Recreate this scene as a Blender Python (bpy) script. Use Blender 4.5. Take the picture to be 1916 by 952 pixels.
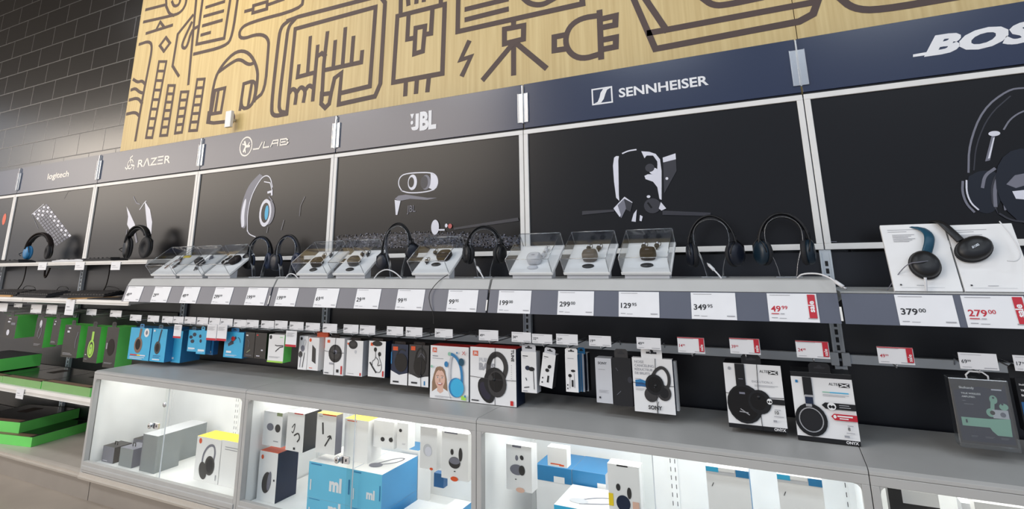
import bpy, math, random
from mathutils import Vector, Matrix
random.seed(7)
for o in list(bpy.data.objects): bpy.data.objects.remove(o)
SC = bpy.context.scene
COL = SC.collection
PI = math.pi

# ------------------------------------------------------------------ camera
CX, D, H, YAW, PITCH, ROLL, F, V0 = 5.953702, 2.370474, 1.223300, -0.449346, 0.229420, -0.014205, 1012.838111, 252.316230
_fw = Vector((math.sin(YAW)*math.cos(PITCH), math.cos(YAW)*math.cos(PITCH), math.sin(PITCH)))
_r = Vector((math.cos(YAW), -math.sin(YAW), 0)); _u = _r.cross(_fw)
_c, _s = math.cos(ROLL), math.sin(ROLL)
_r2 = _c*_r+_s*_u; _u2 = -_s*_r+_c*_u
CAM = Vector((CX, -D, H))
cd = bpy.data.cameras.new('camera'); cam = bpy.data.objects.new('camera', cd); COL.objects.link(cam)
rot = Matrix((_r2, _u2, -_fw)).transposed()
cam.matrix_world = Matrix.Translation(CAM) @ rot.to_4x4()
cd.sensor_fit = 'HORIZONTAL'; cd.sensor_width = 36; cd.lens = F/1916*36
cd.shift_y = (V0-476)/1916; cd.clip_start = .02
SC.camera = cam

def ray(u, v): return _fw+_r2*((u-958)/F)-_u2*((v-V0)/F)
def ony(u, v, d):                 # the point at distance d in front of the gondola's back plane
    R = ray(u, v); t = (-d+D)/R[1]; q = CAM+t*R; return q
def onz(u, v, z):
    R = ray(u, v); t = (z-H)/R[2]; return CAM+t*R

# ------------------------------------------------------------------ light
SC.view_settings.view_transform = 'Standard'; SC.view_settings.look = 'None'
SC.view_settings.gamma = 1; SC.view_settings.use_curve_mapping = False
SC.view_settings.exposure = 0.0
w = bpy.data.worlds.new('world'); SC.world = w; w.use_nodes = True
w.node_tree.nodes['Background'].inputs[0].default_value = (.74, .83, 1.0, 1)
w.node_tree.nodes['Background'].inputs[1].default_value = .68
def area(name, loc, aim, sx, sy, rad, col):
    l = bpy.data.lights.new(name, 'AREA'); l.shape = 'RECTANGLE'; l.size = sx; l.size_y = sy
    l.energy = rad*PI*sx*sy; l.color = col
    o = bpy.data.objects.new(name, l); COL.objects.link(o); o.location = loc
    o.rotation_euler = (Vector(aim)-Vector(loc)).to_track_quat('-Z', 'Y').to_euler(); return o
# shop front glazing far behind and left of the camera, upper and lower band
area('shop_front_daylight_upper', (-13.2, -11, 5.3), (-13.2, 0, 5.3), 25, 4.0, 5.4, (1, .87, .72))
area('shop_front_daylight_lower', (-14.2, -11, 1.7), (-14.2, 0, 1.7), 25, 3.0, 1.0, (1, .84, .68))
# rows of ceiling panels above the aisle
for cx in (-1.5, 1.5, 4.5, 7.5, 10.5):
    pc = (.97, .97, 1) if cx < 3 else (.84, .92, 1)
    area('ceiling_panel', (cx, -2.2, 4.6), (cx, -2.0, 0), 1.2, .6, 10.5, pc)
    area('ceiling_panel', (cx, -5.2, 4.6), (cx, -4.4, 0), 1.5, .8, 12.0, pc)

# warm spotlight washing the left end of the mural
sl = bpy.data.lights.new('mural_spotlight', 'SPOT'); sl.energy = 150; sl.color = (1, .88, .58); sl.spot_size = math.radians(62); sl.spot_blend = 1; sl.shadow_soft_size = .06
so = bpy.data.objects.new('mural_spotlight', sl); COL.objects.link(so); so.location = (2.6, -1.9, 4.9)
so.rotation_euler = (Vector((2.2, .17, 3.2))-Vector(so.location)).to_track_quat('-Z', 'Y').to_euler()

# ------------------------------------------------------------------ materials
def lin(c): return tuple((x/255/12.92 if x/255 <= .04045 else ((x/255+.055)/1.055)**2.4) for x in c)+(1,)
MT = {}
def mat(name, rgb, rough=.5, metal=0, spec=.5, ior=1.5, trans=0, emit=0, noise=.04, nscale=8, bump=0, alpha=1, coat=0):
    m = bpy.data.materials.new(name); m.use_nodes = True; nt = m.node_tree; b = nt.nodes['Principled BSDF']
    c = lin(rgb)
    if noise:
        tc = nt.nodes.new('ShaderNodeTexCoord'); n = nt.nodes.new('ShaderNodeTexNoise'); n.inputs['Scale'].default_value = nscale
        nt.links.new(tc.outputs['Object'], n.inputs['Vector'])
        r = nt.nodes.new('ShaderNodeValToRGB'); r.color_ramp.elements[0].position = .3; r.color_ramp.elements[1].position = .7
        r.color_ramp.elements[0].color = tuple(x*(1-noise) for x in c[:3])+(1,)
        r.color_ramp.elements[1].color = tuple(min(1, x*(1+noise)) for x in c[:3])+(1,)
        nt.links.new(n.outputs['Fac'], r.inputs[0]); nt.links.new(r.outputs[0], b.inputs['Base Color'])
        if bump:
            bp = nt.nodes.new('ShaderNodeBump'); bp.inputs['Strength'].default_value = bump; bp.inputs['Distance'].default_value = .002
            nt.links.new(n.outputs['Fac'], bp.inputs['Height']); nt.links.new(bp.outputs[0], b.inputs['Normal'])
    else: b.inputs['Base Color'].default_value = c
    b.inputs['Roughness'].default_value = rough; b.inputs['Metallic'].default_value = metal
    b.inputs['Specular IOR Level'].default_value = spec; b.inputs['IOR'].default_value = ior
    b.inputs['Transmission Weight'].default_value = trans; b.inputs['Coat Weight'].default_value = coat
    if emit: b.inputs['Emission Color'].default_value = c; b.inputs['Emission Strength'].default_value = emit
    MT[name] = m; return m
def clear(name, tint, gloss=.12, rough=.03):        # thin clear plastic or glass: mostly lets light straight through, mirrors a little
    m = bpy.data.materials.new(name); m.use_nodes = True; nt = m.node_tree
    for n in list(nt.nodes):
        if n.type != 'OUTPUT_MATERIAL': nt.nodes.remove(n)
    out = [n for n in nt.nodes if n.type == 'OUTPUT_MATERIAL'][0]
    t = nt.nodes.new('ShaderNodeBsdfTransparent'); t.inputs[0].default_value = tint
    g = nt.nodes.new('ShaderNodeBsdfGlossy'); g.inputs['Roughness'].default_value = rough
    lw = nt.nodes.new('ShaderNodeLayerWeight'); lw.inputs[0].default_value = .5
    fr = nt.nodes.new('ShaderNodeMath'); fr.operation = 'POWER'; fr.inputs[1].default_value = 5; nt.links.new(lw.outputs['Facing'], fr.inputs[0])
    ad = nt.nodes.new('ShaderNodeMath'); ad.operation = 'ADD'; ad.inputs[1].default_value = gloss; ad.use_clamp = True
    mx = nt.nodes.new('ShaderNodeMixShader')
    nt.links.new(fr.outputs[0], ad.inputs[0]); nt.links.new(ad.outputs[0], mx.inputs[0])
    nt.links.new(t.outputs[0], mx.inputs[1]); nt.links.new(g.outputs[0], mx.inputs[2]); nt.links.new(mx.outputs[0], out.inputs[0])
    MT[name] = m
mat('white_metal', (226, 222, 216), .38); mat('shelf_grey', (190, 190, 188), .4)
mat('cabinet_grey', (184, 183, 180), .45, noise=.03); mat('kick_grey', (158, 150, 141), .5)
mat('cabinet_white', (244, 244, 243), .6); mat('upright', (205, 212, 218), .35)
mat('back_black', (24, 25, 31), .34, noise=.08); mat('ceiling_dark', (30, 29, 28), .9); mat('peg_black', (15, 15, 18), .5)
mat('header', (22, 37, 70), .24, ior=1.62, noise=.03, nscale=1.5)
mat('poster', (17, 16, 18), .26, ior=1.4, noise=.1, nscale=1.2)
mat('strip', (92, 96, 110), .35, noise=.03); mat('frame_white', (236, 234, 230), .4)
mat('tag_white', (240, 240, 242), .5); mat('ink', (40, 40, 44), .6); mat('ink_grey', (165, 165, 170), .6); mat('ink_red', (196, 34, 52), .5)
mat('paper', (240, 239, 238), .45); mat('card_grey', (205, 206, 210), .5)
mat('black', (17, 17, 20), .4); mat('black_soft', (24, 24, 28), .7); mat('black_gloss', (10, 10, 13), .18)
mat('charcoal', (52, 50, 50), .45); mat('navy', (22, 36, 62), .45); mat('teal', (18, 74, 98), .4); mat('brown_dark', (38, 30, 28), .6, spec=.25)
mat('blue_box', (62, 178, 222), .4); mat('blue_mid', (50, 128, 180), .4); mat('blue_deep', (38, 96, 150), .4); mat('green', (112, 222, 104), .42); mat('green_dark', (38, 120, 48), .45)
mat('green_pale', (126, 176, 104), .45); mat('lime', (170, 222, 84), .4); mat('mint', (150, 200, 176), .4); mat('red', (206, 44, 40), .4); mat('orange', (226, 88, 40), .4); mat('yellow', (244, 212, 40), .4)
mat('skin', (226, 184, 164), .5); mat('hair', (150, 118, 92), .6); mat('lips', (190, 96, 92), .5)
mat('silver', (205, 206, 210), .25, metal=.8); mat('art_white', (225, 225, 235), .4); mat('art_grey', (120, 120, 132), .4); mat('art_dim', (50, 50, 58), .4)
mat('art_blue', (54, 62, 80), .4); mat('chrome', (200, 202, 205), .15, metal=1); mat('cord', (228, 228, 230), .5); mat('wood_ply', (196, 150, 92), .5)
mat('mural_line', (84, 66, 60), .55); mat('logo_white', (238, 238, 240), .45); mat('logo_cream', (246, 240, 230), .45)
mat('bronze', (104, 97, 92), .5, metal=.2); mat('earth', (130, 100, 84), .5)
mat('led', (255, 255, 252), .5, emit=2.2, noise=0); mat('purple', (34, 30, 50), .4); mat('pack_dark', (40, 36, 34), .4); mat('navy_dark', (14, 20, 34), .35); mat('teal_dark', (12, 34, 48), .35); mat('beige_metal', (200, 192, 181), .4); mat('charcoal_hazed', (132, 138, 140), .35); mat('blue_hazed', (112, 200, 234), .4); mat('blue_side_hazed', (78, 158, 212), .4); mat('sage', (140, 150, 112), .5)  # cabinet box greys and blues have glass glare mixed into the colour
clear('acrylic', (.975, .985, .995, 1), .03); clear('glass', (.965, .975, .97, 1), .0); clear('acrylic_edge', (.84, .88, .92, 1), .5, .25)
clear('blister', (.84, .88, .90, 1), .22, .25)
# mural plywood: pale golden board with a fine vertical grain
m = mat('mural_wood', (214, 190, 140), .45, noise=0); nt = m.node_tree; b = nt.nodes['Principled BSDF']
tc = nt.nodes.new('ShaderNodeTexCoord'); mp = nt.nodes.new('ShaderNodeMapping'); mp.inputs['Scale'].default_value = (26, 26, .9)
n = nt.nodes.new('ShaderNodeTexNoise'); n.inputs['Scale'].default_value = 1.6; n.inputs['Detail'].default_value = 5
rp = nt.nodes.new('ShaderNodeValToRGB'); rp.color_ramp.elements[0].color = lin((206, 178, 120)); rp.color_ramp.elements[1].color = lin((226, 202, 144))
rp.color_ramp.elements[0].position = .3; rp.color_ramp.elements[1].position = .7
nt.links.new(tc.outputs['Object'], mp.inputs[0]); nt.links.new(mp.outputs[0], n.inputs['Vector']); nt.links.new(n.outputs['Fac'], rp.inputs[0]); nt.links.new(rp.outputs[0], b.inputs['Base Color'])
# painted concrete block wall
m = mat('block_wall', (80, 76, 72), .15, ior=1.75, noise=0); nt = m.node_tree; b = nt.nodes['Principled BSDF']
tc = nt.nodes.new('ShaderNodeTexCoord'); sp = nt.nodes.new('ShaderNodeSeparateXYZ'); cb = nt.nodes.new('ShaderNodeCombineXYZ'); br = nt.nodes.new('ShaderNodeTexBrick')
nt.links.new(tc.outputs['Object'], sp.inputs[0]); nt.links.new(sp.outputs[0], cb.inputs[0]); nt.links.new(sp.outputs[2], cb.inputs[1]); nt.links.new(cb.outputs[0], br.inputs['Vector'])
br.inputs['Scale'].default_value = 1; br.inputs['Brick Width'].default_value = .4; br.inputs['Row Height'].default_value = .2; br.inputs['Mortar Size'].default_value = .005
br.inputs['Mortar Smooth'].default_value = .4
br.inputs['Color1'].default_value = lin((34, 31, 28)); br.inputs['Color2'].default_value = lin((29, 26, 24)); br.inputs['Mortar'].default_value = lin((16, 14, 13))
nt.links.new(br.outputs['Color'], b.inputs['Base Color'])
rr = nt.nodes.new('ShaderNodeMath'); rr.operation = 'MULTIPLY_ADD'; rr.inputs[1].default_value = .2; rr.inputs[2].default_value = .2; nt.links.new(br.outputs['Fac'], rr.inputs[0]); nt.links.new(rr.outputs[0], b.inputs['Roughness'])
n = nt.nodes.new('ShaderNodeTexNoise'); n.inputs['Scale'].default_value = 60; mm = nt.nodes.new('ShaderNodeMath'); mm.operation = 'MULTIPLY_ADD'; mm.inputs[1].default_value = .25
iv = nt.nodes.new('ShaderNodeMath'); iv.operation = 'SUBTRACT'; iv.inputs[0].default_value = 1; nt.links.new(br.outputs['Fac'], iv.inputs[1])
nt.links.new(tc.outputs['Object'], n.inputs['Vector']); nt.links.new(n.outputs['Fac'], mm.inputs[0]); nt.links.new(iv.outputs[0], mm.inputs[2])
bp = nt.nodes.new('ShaderNodeBump'); bp.inputs['Distance'].default_value = .006; bp.inputs['Strength'].default_value = .12; nt.links.new(mm.outputs[0], bp.inputs['Height']); nt.links.new(bp.outputs[0], b.inputs['Normal'])
mat('floor', (176, 165, 152), .32, noise=.10, nscale=3, bump=.1)

# ------------------------------------------------------------------ mesh builder
_txt = {}
def textgeo(s, bold=.0, shear=0):
    k = (s, bold, shear)
    if k not in _txt:
        c = bpy.data.curves.new('t', 'FONT'); c.body = s; c.offset = bold; c.shear = shear; c.resolution_u = 3; c.size = 1
        o = bpy.data.objects.new('t', c); COL.objects.link(o)
        dg = bpy.context.evaluated_depsgraph_get(); me = bpy.data.meshes.new_from_object(o.evaluated_get(dg))
        vs = [tuple(v.co[:2]) for v in me.vertices]; fs = [tuple(p.vertices) for p in me.polygons]
        xs = [v[0] for v in vs] or [0, 1]; ys = [v[1] for v in vs] or [0, 1]
        # all sizes are given as cap height of an upright capital
        _txt[k] = ([((x-min(xs)), y) for x, y in vs], fs, max(xs)-min(xs))
        bpy.data.objects.remove(o); bpy.data.curves.remove(c); bpy.data.meshes.remove(me)
    return _txt[k]
CAP = .69
class MB:
    def __init__(s): s.v = []; s.f = []; s.m = []; s.sm = []; s.M = Matrix(); s.lay = 0; s.micro = 0; s.art((0, 0, 0), (1, 0, 0), (0, 0, 1))
    def add(s, vs, fs, m, sm=False):
        b = len(s.v); s.v += [tuple(s.M @ Vector(p)) for p in vs]
        for f in fs: s.f.append(tuple(b+i for i in f)); s.m.append(m); s.sm.append(sm)
        return s
    def box(s, x0, x1, y0, y1, z0, z1, m):
        return s.add([(x0, y0, z0), (x1, y0, z0), (x1, y1, z0), (x0, y1, z0), (x0, y0, z1), (x1, y0, z1), (x1, y1, z1), (x0, y1, z1)],
                     [(0, 3, 2, 1), (4, 5, 6, 7), (0, 1, 5, 4), (1, 2, 6, 5), (2, 3, 7, 6), (3, 0, 4, 7)], m)
    def boxm(s, x0, x1, y0, y1, z0, z1, front, side, top, left=None):
        vs = [(x0, y0, z0), (x1, y0, z0), (x1, y1, z0), (x0, y1, z0), (x0, y0, z1), (x1, y0, z1), (x1, y1, z1), (x0, y1, z1)]
        for f, m in (((0, 3, 2, 1), side), ((4, 5, 6, 7), top), ((0, 1, 5, 4), front), ((1, 2, 6, 5), side), ((2, 3, 7, 6), side), ((3, 0, 4, 7), left or side)):
            s.add([vs[i] for i in f], [(0, 1, 2, 3)], m)
        return s
    def prism(s, pts, y0, y1, m):                   # polygon in x,z pushed from y0 to y1
        n = len(pts); vs = [(x, y0, z) for x, z in pts]+[(x, y1, z) for x, z in pts]
        return s.add(vs, [tuple(range(n)), tuple(range(2*n-1, n-1, -1))]+[(i, i+n, (i+1) % n+n, (i+1) % n) for i in range(n)], m)
    def prismx(s, pts, x0, x1, m):                  # polygon in y,z pushed along x
        n = len(pts); vs = [(x0, y, z) for y, z in pts]+[(x1, y, z) for y, z in pts]
        return s.add(vs, [tuple(range(n-1, -1, -1)), tuple(range(n, 2*n))]+[(i, (i+1) % n, (i+1) % n+n, i+n) for i in range(n)], m)
    def tube(s, path, r, m, n=8, rb=None, up=(0, 1, 0), closed=False):
        P = [Vector(p) for p in path]; N = len(P); vs = []; fs = []
        for i, p in enumerate(P):
            a = P[(i-1) % N] if closed or i else P[0]; b_ = P[(i+1) % N] if closed or i < N-1 else P[-1]
            t = (b_-a).normalized(); u = Vector(up)
            if abs(t.dot(u)) > .95: u = Vector((1, 0, 0)) if abs(t.x) < .9 else Vector((0, 0, 1))
            e1 = (u-t*u.dot(t)).normalized(); e2 = t.cross(e1)
            rr = r[i] if isinstance(r, (list, tuple)) else r; r2 = rb if rb else rr
            for k in range(n):
                an = 2*PI*k/n; vs.append(tuple(p+e1*(rr*math.cos(an))+e2*(r2*math.sin(an))))
        for i in range(N if closed else N-1):
            for k in range(n):
                j = (i+1) % N; fs.append((i*n+k, i*n+(k+1) % n, j*n+(k+1) % n, j*n+k))
        if not closed: fs += [tuple(range(n-1, -1, -1)), tuple((N-1)*n+k for k in range(n))]
        return s.add(vs, fs, m, True)
    def lathe(s, prof, m, axis='x', n=24, c=(0, 0, 0), sc=(1, 1, 1)):   # profile (along axis, radius)
        vs = []; fs = []
        for a, r in prof:
            for k in range(n):
                t = 2*PI*k/n; q = {'x': (a, r*math.cos(t), r*math.sin(t)), 'y': (r*math.cos(t), a, r*math.sin(t)), 'z': (r*math.cos(t), r*math.sin(t), a)}[axis]
                vs.append((c[0]+q[0]*sc[0], c[1]+q[1]*sc[1], c[2]+q[2]*sc[2]))
        for i in range(len(prof)-1):
            for k in range(n): fs.append((i*n+k, i*n+(k+1) % n, (i+1)*n+(k+1) % n, (i+1)*n+k))
        fs += [tuple(range(n-1, -1, -1)), tuple((len(prof)-1)*n+k for k in range(n))]
        return s.add(vs, fs, m, True)
    def ell(s, c, r, m, n=14):
        prof = [(-math.cos(PI*i/8), max(.001, math.sin(PI*i/8))) for i in range(9)]
        return s.lathe(prof, m, 'z', n, c, r)
    # flat print on a surface: frame = origin, right, up; every op lies a hair above the last
    def art(s, o, ex, ez, eps=.0006):
        s.ao = Vector(o); s.ax = Vector(ex); s.az = Vector(ez); s.an = s.ax.cross(s.az).normalized(); s.lay = 0; s.eps = eps; return s
    def pt(s, x, z): return tuple(s.ao+s.ax*x+s.az*z+s.an*(s.eps+.00025*s.lay))
    def poly(s, pts, m):
        s.lay += 1; return s.add([s.pt(*p) for p in pts], [tuple(range(len(pts)))], m)
    def rect(s, x0, z0, x1, z1, m): return s.poly([(x0, z0), (x1, z0), (x1, z1), (x0, z1)], m)
    def oval(s, cx, cz, rx, rz, m, rot=0, n=20):
        c, q = math.cos(rot), math.sin(rot)
        return s.poly([(cx+rx*math.cos(2*PI*i/n)*c-rz*math.sin(2*PI*i/n)*q, cz+rx*math.cos(2*PI*i/n)*q+rz*math.sin(2*PI*i/n)*c) for i in range(n)], m)
    def stroke(s, pts, wd, m, closed=False, cap=True):   # one continuous mitred ribbon, so nothing overlaps itself
        s.lay += 1; s.micro = (s.micro+1) % 24; P = []
        for p in pts:
            v = Vector(p)
            if not P or (v-P[-1]).length > 1e-5: P.append(v)
        if closed and len(P) > 2 and (P[0]-P[-1]).length < 1e-5: P.pop()
        n = len(P)
        if n < 2: return s
        if cap and not closed: P[0] = P[0]+(P[0]-P[1]).normalized()*wd*.4; P[-1] = P[-1]+(P[-1]-P[-2]).normalized()*wd*.4
        vs = []; off = 1e-5*s.micro; up = Vector(s.an)*off
        for i, p in enumerate(P):
            a = P[i-1] if (i or closed) else None; b_ = P[(i+1) % n] if (i < n-1 or closed) else None
            d0 = (p-a).normalized() if a is not None else (b_-p).normalized(); d1 = (b_-p).normalized() if b_ is not None else d0
            n0 = Vector((-d0.y, d0.x)); n1 = Vector((-d1.y, d1.x)); q = n0+n1
            q = n0 if q.length < .3 else q.normalized(); k = min(1.7, 1/max(.3, q.dot(n0)))
            for sg in (1, -1): vs.append(tuple(Vector(s.pt(*(p+q*(wd/2*k*sg))))+up))
        fs = [(2*i+1, (2*i+3) % (2*n), (2*i+2) % (2*n), 2*i) for i in range(n if closed else n-1)]
        return s.add(vs, fs, m)
    def ring(s, cx, cz, rx, rz, wd, m, a0=0, a1=360, n=24, rot=0):
        c, q = math.cos(rot), math.sin(rot); P = []
        for i in range(n+1):
            t = math.radians(a0+(a1-a0)*i/n); x, z = rx*math.cos(t), rz*math.sin(t); P.append((cx+x*c-z*q, cz+x*q+z*c))
        return s.stroke(P, wd, m, cap=False)
    def text(s, t, x, z, h, m, al='l', bold=.0, shear=0, sx=1, rot=0):
        vs, fs, wd = textgeo(t, bold, shear); k = h/CAP; s.lay += 1
        ox = -wd*k*sx*{'l': 0, 'c': .5, 'r': 1}[al]; c, q = math.cos(rot), math.sin(rot)
        return s.add([s.pt(x+(ox+a*k*sx)*c-b_*k*q, z+(ox+a*k*sx)*q+b_*k*c) for a, b_ in vs], fs, m)
    def lines(s, x, z, wd, h, n, m):               # rows too fine to read in the photo: hairlines
        for i in range(n): s.rect(x, z-i*h*2, x+wd*(1-.3*((i*7) % 3)/2), z-i*h*2+h*.7, m)
        return s
def obj(name, mb, parent=None, loc=None, bevel=0, rot=None):
    me = bpy.data.meshes.new(name); me.from_pydata(mb.v, [], mb.f)
    ms = []
    for k in mb.m:
        if k not in ms: ms.append(k)
    for k in ms: me.materials.append(MT[k])
    for i, p in enumerate(me.polygons): p.material_index = ms.index(mb.m[i]); p.use_smooth = mb.sm[i]
    me.update(); o = bpy.data.objects.new(name, me); COL.objects.link(o)
    if parent: o.parent = parent
    if loc: o.location = loc
    if rot: o.rotation_euler = rot
    if bevel:
        b = o.modifiers.new('bevel', 'BEVEL'); b.width = bevel; b.segments = 2; b.limit_method = 'ANGLE'
    return o
def tag(o, label, cat, group=None):
    o['label'] = label; o['category'] = cat
    if group: o['group'] = group
    return o
def thing(name, label, cat, loc=(0, 0, 0), rot=(0, 0, 0), group=None):
    o = bpy.data.objects.new(name, None); COL.objects.link(o); o.location = loc; o.rotation_euler = rot; o.empty_display_size = .05
    return tag(o, label, cat, group)
def struct(name, mb, **k):
    o = obj(name, mb, **k); o['kind'] = 'structure'; return o
def arc(cx, cz, rx, rz, a0, a1, n=16): return [(cx+rx*math.cos(math.radians(a0+(a1-a0)*i/n)), cz+rz*math.sin(math.radians(a0+(a1-a0)*i/n))) for i in range(n+1)]

S = 1.22
ORD = ['far left', 'second', 'third', 'fourth', 'fifth', 'sixth']
# ------------------------------------------------------------------ shell
struct('floor', MB().box(-26, 16, -12, .3, -.05, 0, 'floor'))
struct('wall_back', MB().box(-26, 16, .2, .3, 0, 8.2, 'block_wall'))
struct('ceiling', MB().box(-26, 16, -12, .3, 8.2, 8.3, 'ceiling_dark'))

# mural board on the wall, line art taken off the photo onto the board's plane
MY = -.17
x0 = ony(225, 280, MY).x
mu = MB(); mu.box(x0, 6.12, .17, .198, 1.9, 4.6, 'mural_wood'); mu.box(6.123, 11, .17, .198, 1.9, 4.6, 'mural_wood')
mu.art((0, .17, 0), (1, 0, 0), (0, 0, 1))
def pz(u, v): q = ony(u, v, MY); return (q.x, q.z)
def mline(fr, pts, wd=.024, closed=False):
    ox, oy, k = {1: (220, 0, 3.2825), 2: (500, 0, 3.9675), 3: (840, 0, 3.9675), 4: (1200, 0, 2.676)}[fr]
    P = [pz(ox+a/k, oy+b/k) for a, b in pts]; mu.lay = (mu.lay % 3); mu.stroke(P, wd, 'mural_line', closed)
def sm(pts, it=2):
    for _ in range(it):
        q = [pts[0]]
        for a, b in zip(pts, pts[1:]): q += [tuple(i*.75+j*.25 for i, j in zip(a, b)), tuple(i*.25+j*.75 for i, j in zip(a, b))]
        pts = q+[pts[-1]]
    return pts
for fr, pts, cl, smo in [
    (1, [(175, 60), (300, 28)], 0, 0), (1, [(162, 135), (330, 97), (385, 80), (420, 30), (425, -30)], 0, 1), (1, [(300, 40), (318, 85), (345, 95)], 0, 1), (1, [(300, 40), (298, -20)], 0, 0),
    (1, [(335, 10), (345, 38), (370, 35), (385, 10), (385, -20)], 0, 1), (1, [(178, 205), (335, 155)], 0, 0), (1, [(240, 178), (262, 135), (285, 165)], 0, 0),
    (1, [(297, 230), (322, 265), (285, 315), (260, 280)], 1, 0), (1, [(135, 272), (195, 252), (215, 285), (190, 420), (150, 620), (110, 860)], 0, 1),
    (1, [(98, 488), (125, 506), (150, 495), (168, 515)], 0, 1), (1, [(85, 552), (110, 542), (135, 566), (160, 572)], 0, 1), (1, [(74, 614), (125, 600), (150, 635)], 0, 1), (1, [(58, 700), (110, 688), (133, 712)], 0, 1),
    (1, [(462, 95), (370, 210), (338, 405), (375, 465)], 0, 0), (1, [(455, 140), (398, 262), (398, 295), (425, 295), (455, 185), (490, 165)], 0, 1), (1, [(485, -20), (435, 515)], 0, 0),
    (1, [(525, -20), (485, 272), (655, 235), (695, -20)], 0, 0), (1, [(470, 332), (665, 285), (705, 225), (740, -20)], 0, 1),
    (1, [(545, 45), (655, 10)], 0, 0), (1, [(533, 100), (648, 68)], 0, 0), (1, [(525, 158), (640, 125)], 0, 0), (1, [(515, 215), (568, 200)], 0, 0),
    (1, [(785, 70), (828, 58)], 0, 0), (1, [(835, 35), (920, 10), (917, 55), (830, 80)], 1, 0), (1, [(922, 30), (1020, -5)], 0, 0),
    (1, [(1142, -20), (1130, 55), (800, 140), (745, 190), (755, 245), (870, 205), (930, 235), (925, 320), (905, 560), (845, 610)], 0, 1),
    (1, [(562, 745), (590, 500), (640, 400), (730, 310), (810, 320), (862, 420), (858, 520), (840, 620)], 0, 1), (1, [(625, 440), (700, 385), (750, 360), (805, 400), (840, 385)], 0, 1),
    (1, [(600, 555), (660, 540), (635, 690), (575, 700)], 1, 0), (1, [(620, 555), (598, 695)], 0, 0), (1, [(560, 690), (552, 750), (590, 755), (655, 748)], 0, 0),
    (1, [(775, 515), (845, 492), (850, 560), (825, 655), (752, 672), (775, 515)], 0, 1), (1, [(775, 515), (752, 672)], 0, 0), (1, [(825, 510), (800, 660)], 0, 0),
    (2, [(150, 155), (230, 125), (830, -30)], 0, 0), (2, [(160, 155), (100, 200), (80, 330), (30, 790), (40, 865), (140, 845)], 0, 1), (2, [(205, 145), (155, 200), (140, 330), (85, 770), (95, 830), (130, 835)], 0, 1),
    (2, [(145, 845), (208, 215), (805, 52), (762, 640), (550, 690)], 0, 0), (2, [(845, -20), (875, 20), (840, 620), (800, 715), (530, 775), (552, 540), (500, 580), (475, 690), (460, 770), (430, 800), (400, 770), (405, 690)], 0, 0),
    (2, [(320, 280), (300, 545)], 0, 0), (2, [(375, 345), (338, 740)], 0, 0), (2, [(447, 245), (420, 480), (405, 740)], 0, 0), (2, [(505, 310), (490, 500)], 0, 0), (2, [(580, 215), (560, 480)], 0, 0), (2, [(640, 280), (625, 470)], 0, 0),
    (2, [(705, 385), (698, 462), (430, 520)], 0, 0), (2, [(235, 490), (225, 572), (345, 540)], 0, 0), (2, [(165, 690), (190, 655), (220, 680), (208, 765)], 0, 1), (2, [(218, 690), (250, 640), (285, 670), (270, 750)], 0, 1), (2, [(283, 670), (310, 630), (342, 650)], 0, 1),
    (2, [(378, 415), (405, 395), (430, 415)], 0, 0), (2, [(410, 700), (468, 692)], 0, 0),
    (2, [(967, 120), (1318, 32), (1300, 545), (935, 612)], 1, 0), (2, [(992, -20), (990, 105)], 0, 0), (2, [(1290, -20), (1288, 40)], 0, 0), (2, [(1045, -20), (1048, 30)], 0, 0), (2, [(1110, -20), (1108, 15)], 0, 0), (2, [(1165, -20), (1163, 2)], 0, 0),
    (2, [(1050, 105), (1040, 292), (1090, 282)], 0, 0), (2, [(1226, 80), (1216, 248), (1172, 256)], 0, 0), (2, [(1102, 208), (1172, 194), (1155, 380), (1092, 400)], 1, 0),
    (2, [(1030, 600), (1025, 700)], 0, 0), (2, [(1112, 585), (1105, 682)], 0, 0), (2, [(1200, 575), (1190, 670)], 0, 0), (2, [(1495, 315), (1435, 445), (1512, 420), (1450, 553)], 0, 0),
    (3, [(70, -20), (65, 235), (992, 28), (988, -20)], 0, 0), (3, [(130, 68), (430, -5)], 0, 0), (3, [(130, 145), (430, 70)], 0, 0), (3, [(545, -20), (600, 30), (690, 40), (780, -10)], 0, 1),
    (3, [(480, 155), (480, 205)], 0, 0), (3, [(412, 217), (555, 190), (553, 290), (412, 325)], 1, 0), (3, [(470, 330), (258, 585)], 0, 0), (3, [(480, 330), (480, 545)], 0, 0), (3, [(505, 325), (715, 500)], 0, 0),
    (3, [(1118, 90), (1130, 425)], 0, 0), (3, [(1115, 115), (980, 135), (890, 200), (860, 310), (900, 400), (990, 440), (1125, 400)], 0, 1), (3, [(868, 258), (782, 275), (782, 375), (872, 362)], 0, 0),
    (3, [(1130, 142), (1238, 117), (1235, 185), (1135, 205)], 0, 0), (3, [(1135, 298), (1240, 277), (1238, 347), (1140, 367)], 0, 0),
    (4, [(-45, -20), (70, 245), (790, 108), (860, 70), (882, 8), (40, 165)], 0, 0), (4, [(10, -20), (125, 150)], 0, 0), (4, [(300, -15), (360, 30), (440, 22), (600, -12)], 0, 1), (4, [(990, -15), (1060, 45), (1190, 52), (1600, -20)], 0, 1)]:
    mline(fr, sm(pts) if smo else pts, .027 if fr == 1 else .031, bool(cl))
for a, b_, c, d, n in [((255, 378), (300, 378), (213, 845), (175, 845), 8), ((312, 525), (352, 525), (305, 830), (262, 833), 6), ((390, 565), (435, 563), (395, 812), (353, 818), 5), ((490, 488), (535, 485), (488, 800), (440, 803), 6)]:
    mline(1, [a, b_, c, d], .023, True)
    for i in range(1, n):
        t = i/n; mline(1, [(a[0]+(d[0]-a[0])*t, a[1]+(d[1]-a[1])*t), (b_[0]+(c[0]-b_[0])*t, b_[1]+(c[1]-b_[1])*t)], .023)
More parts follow.
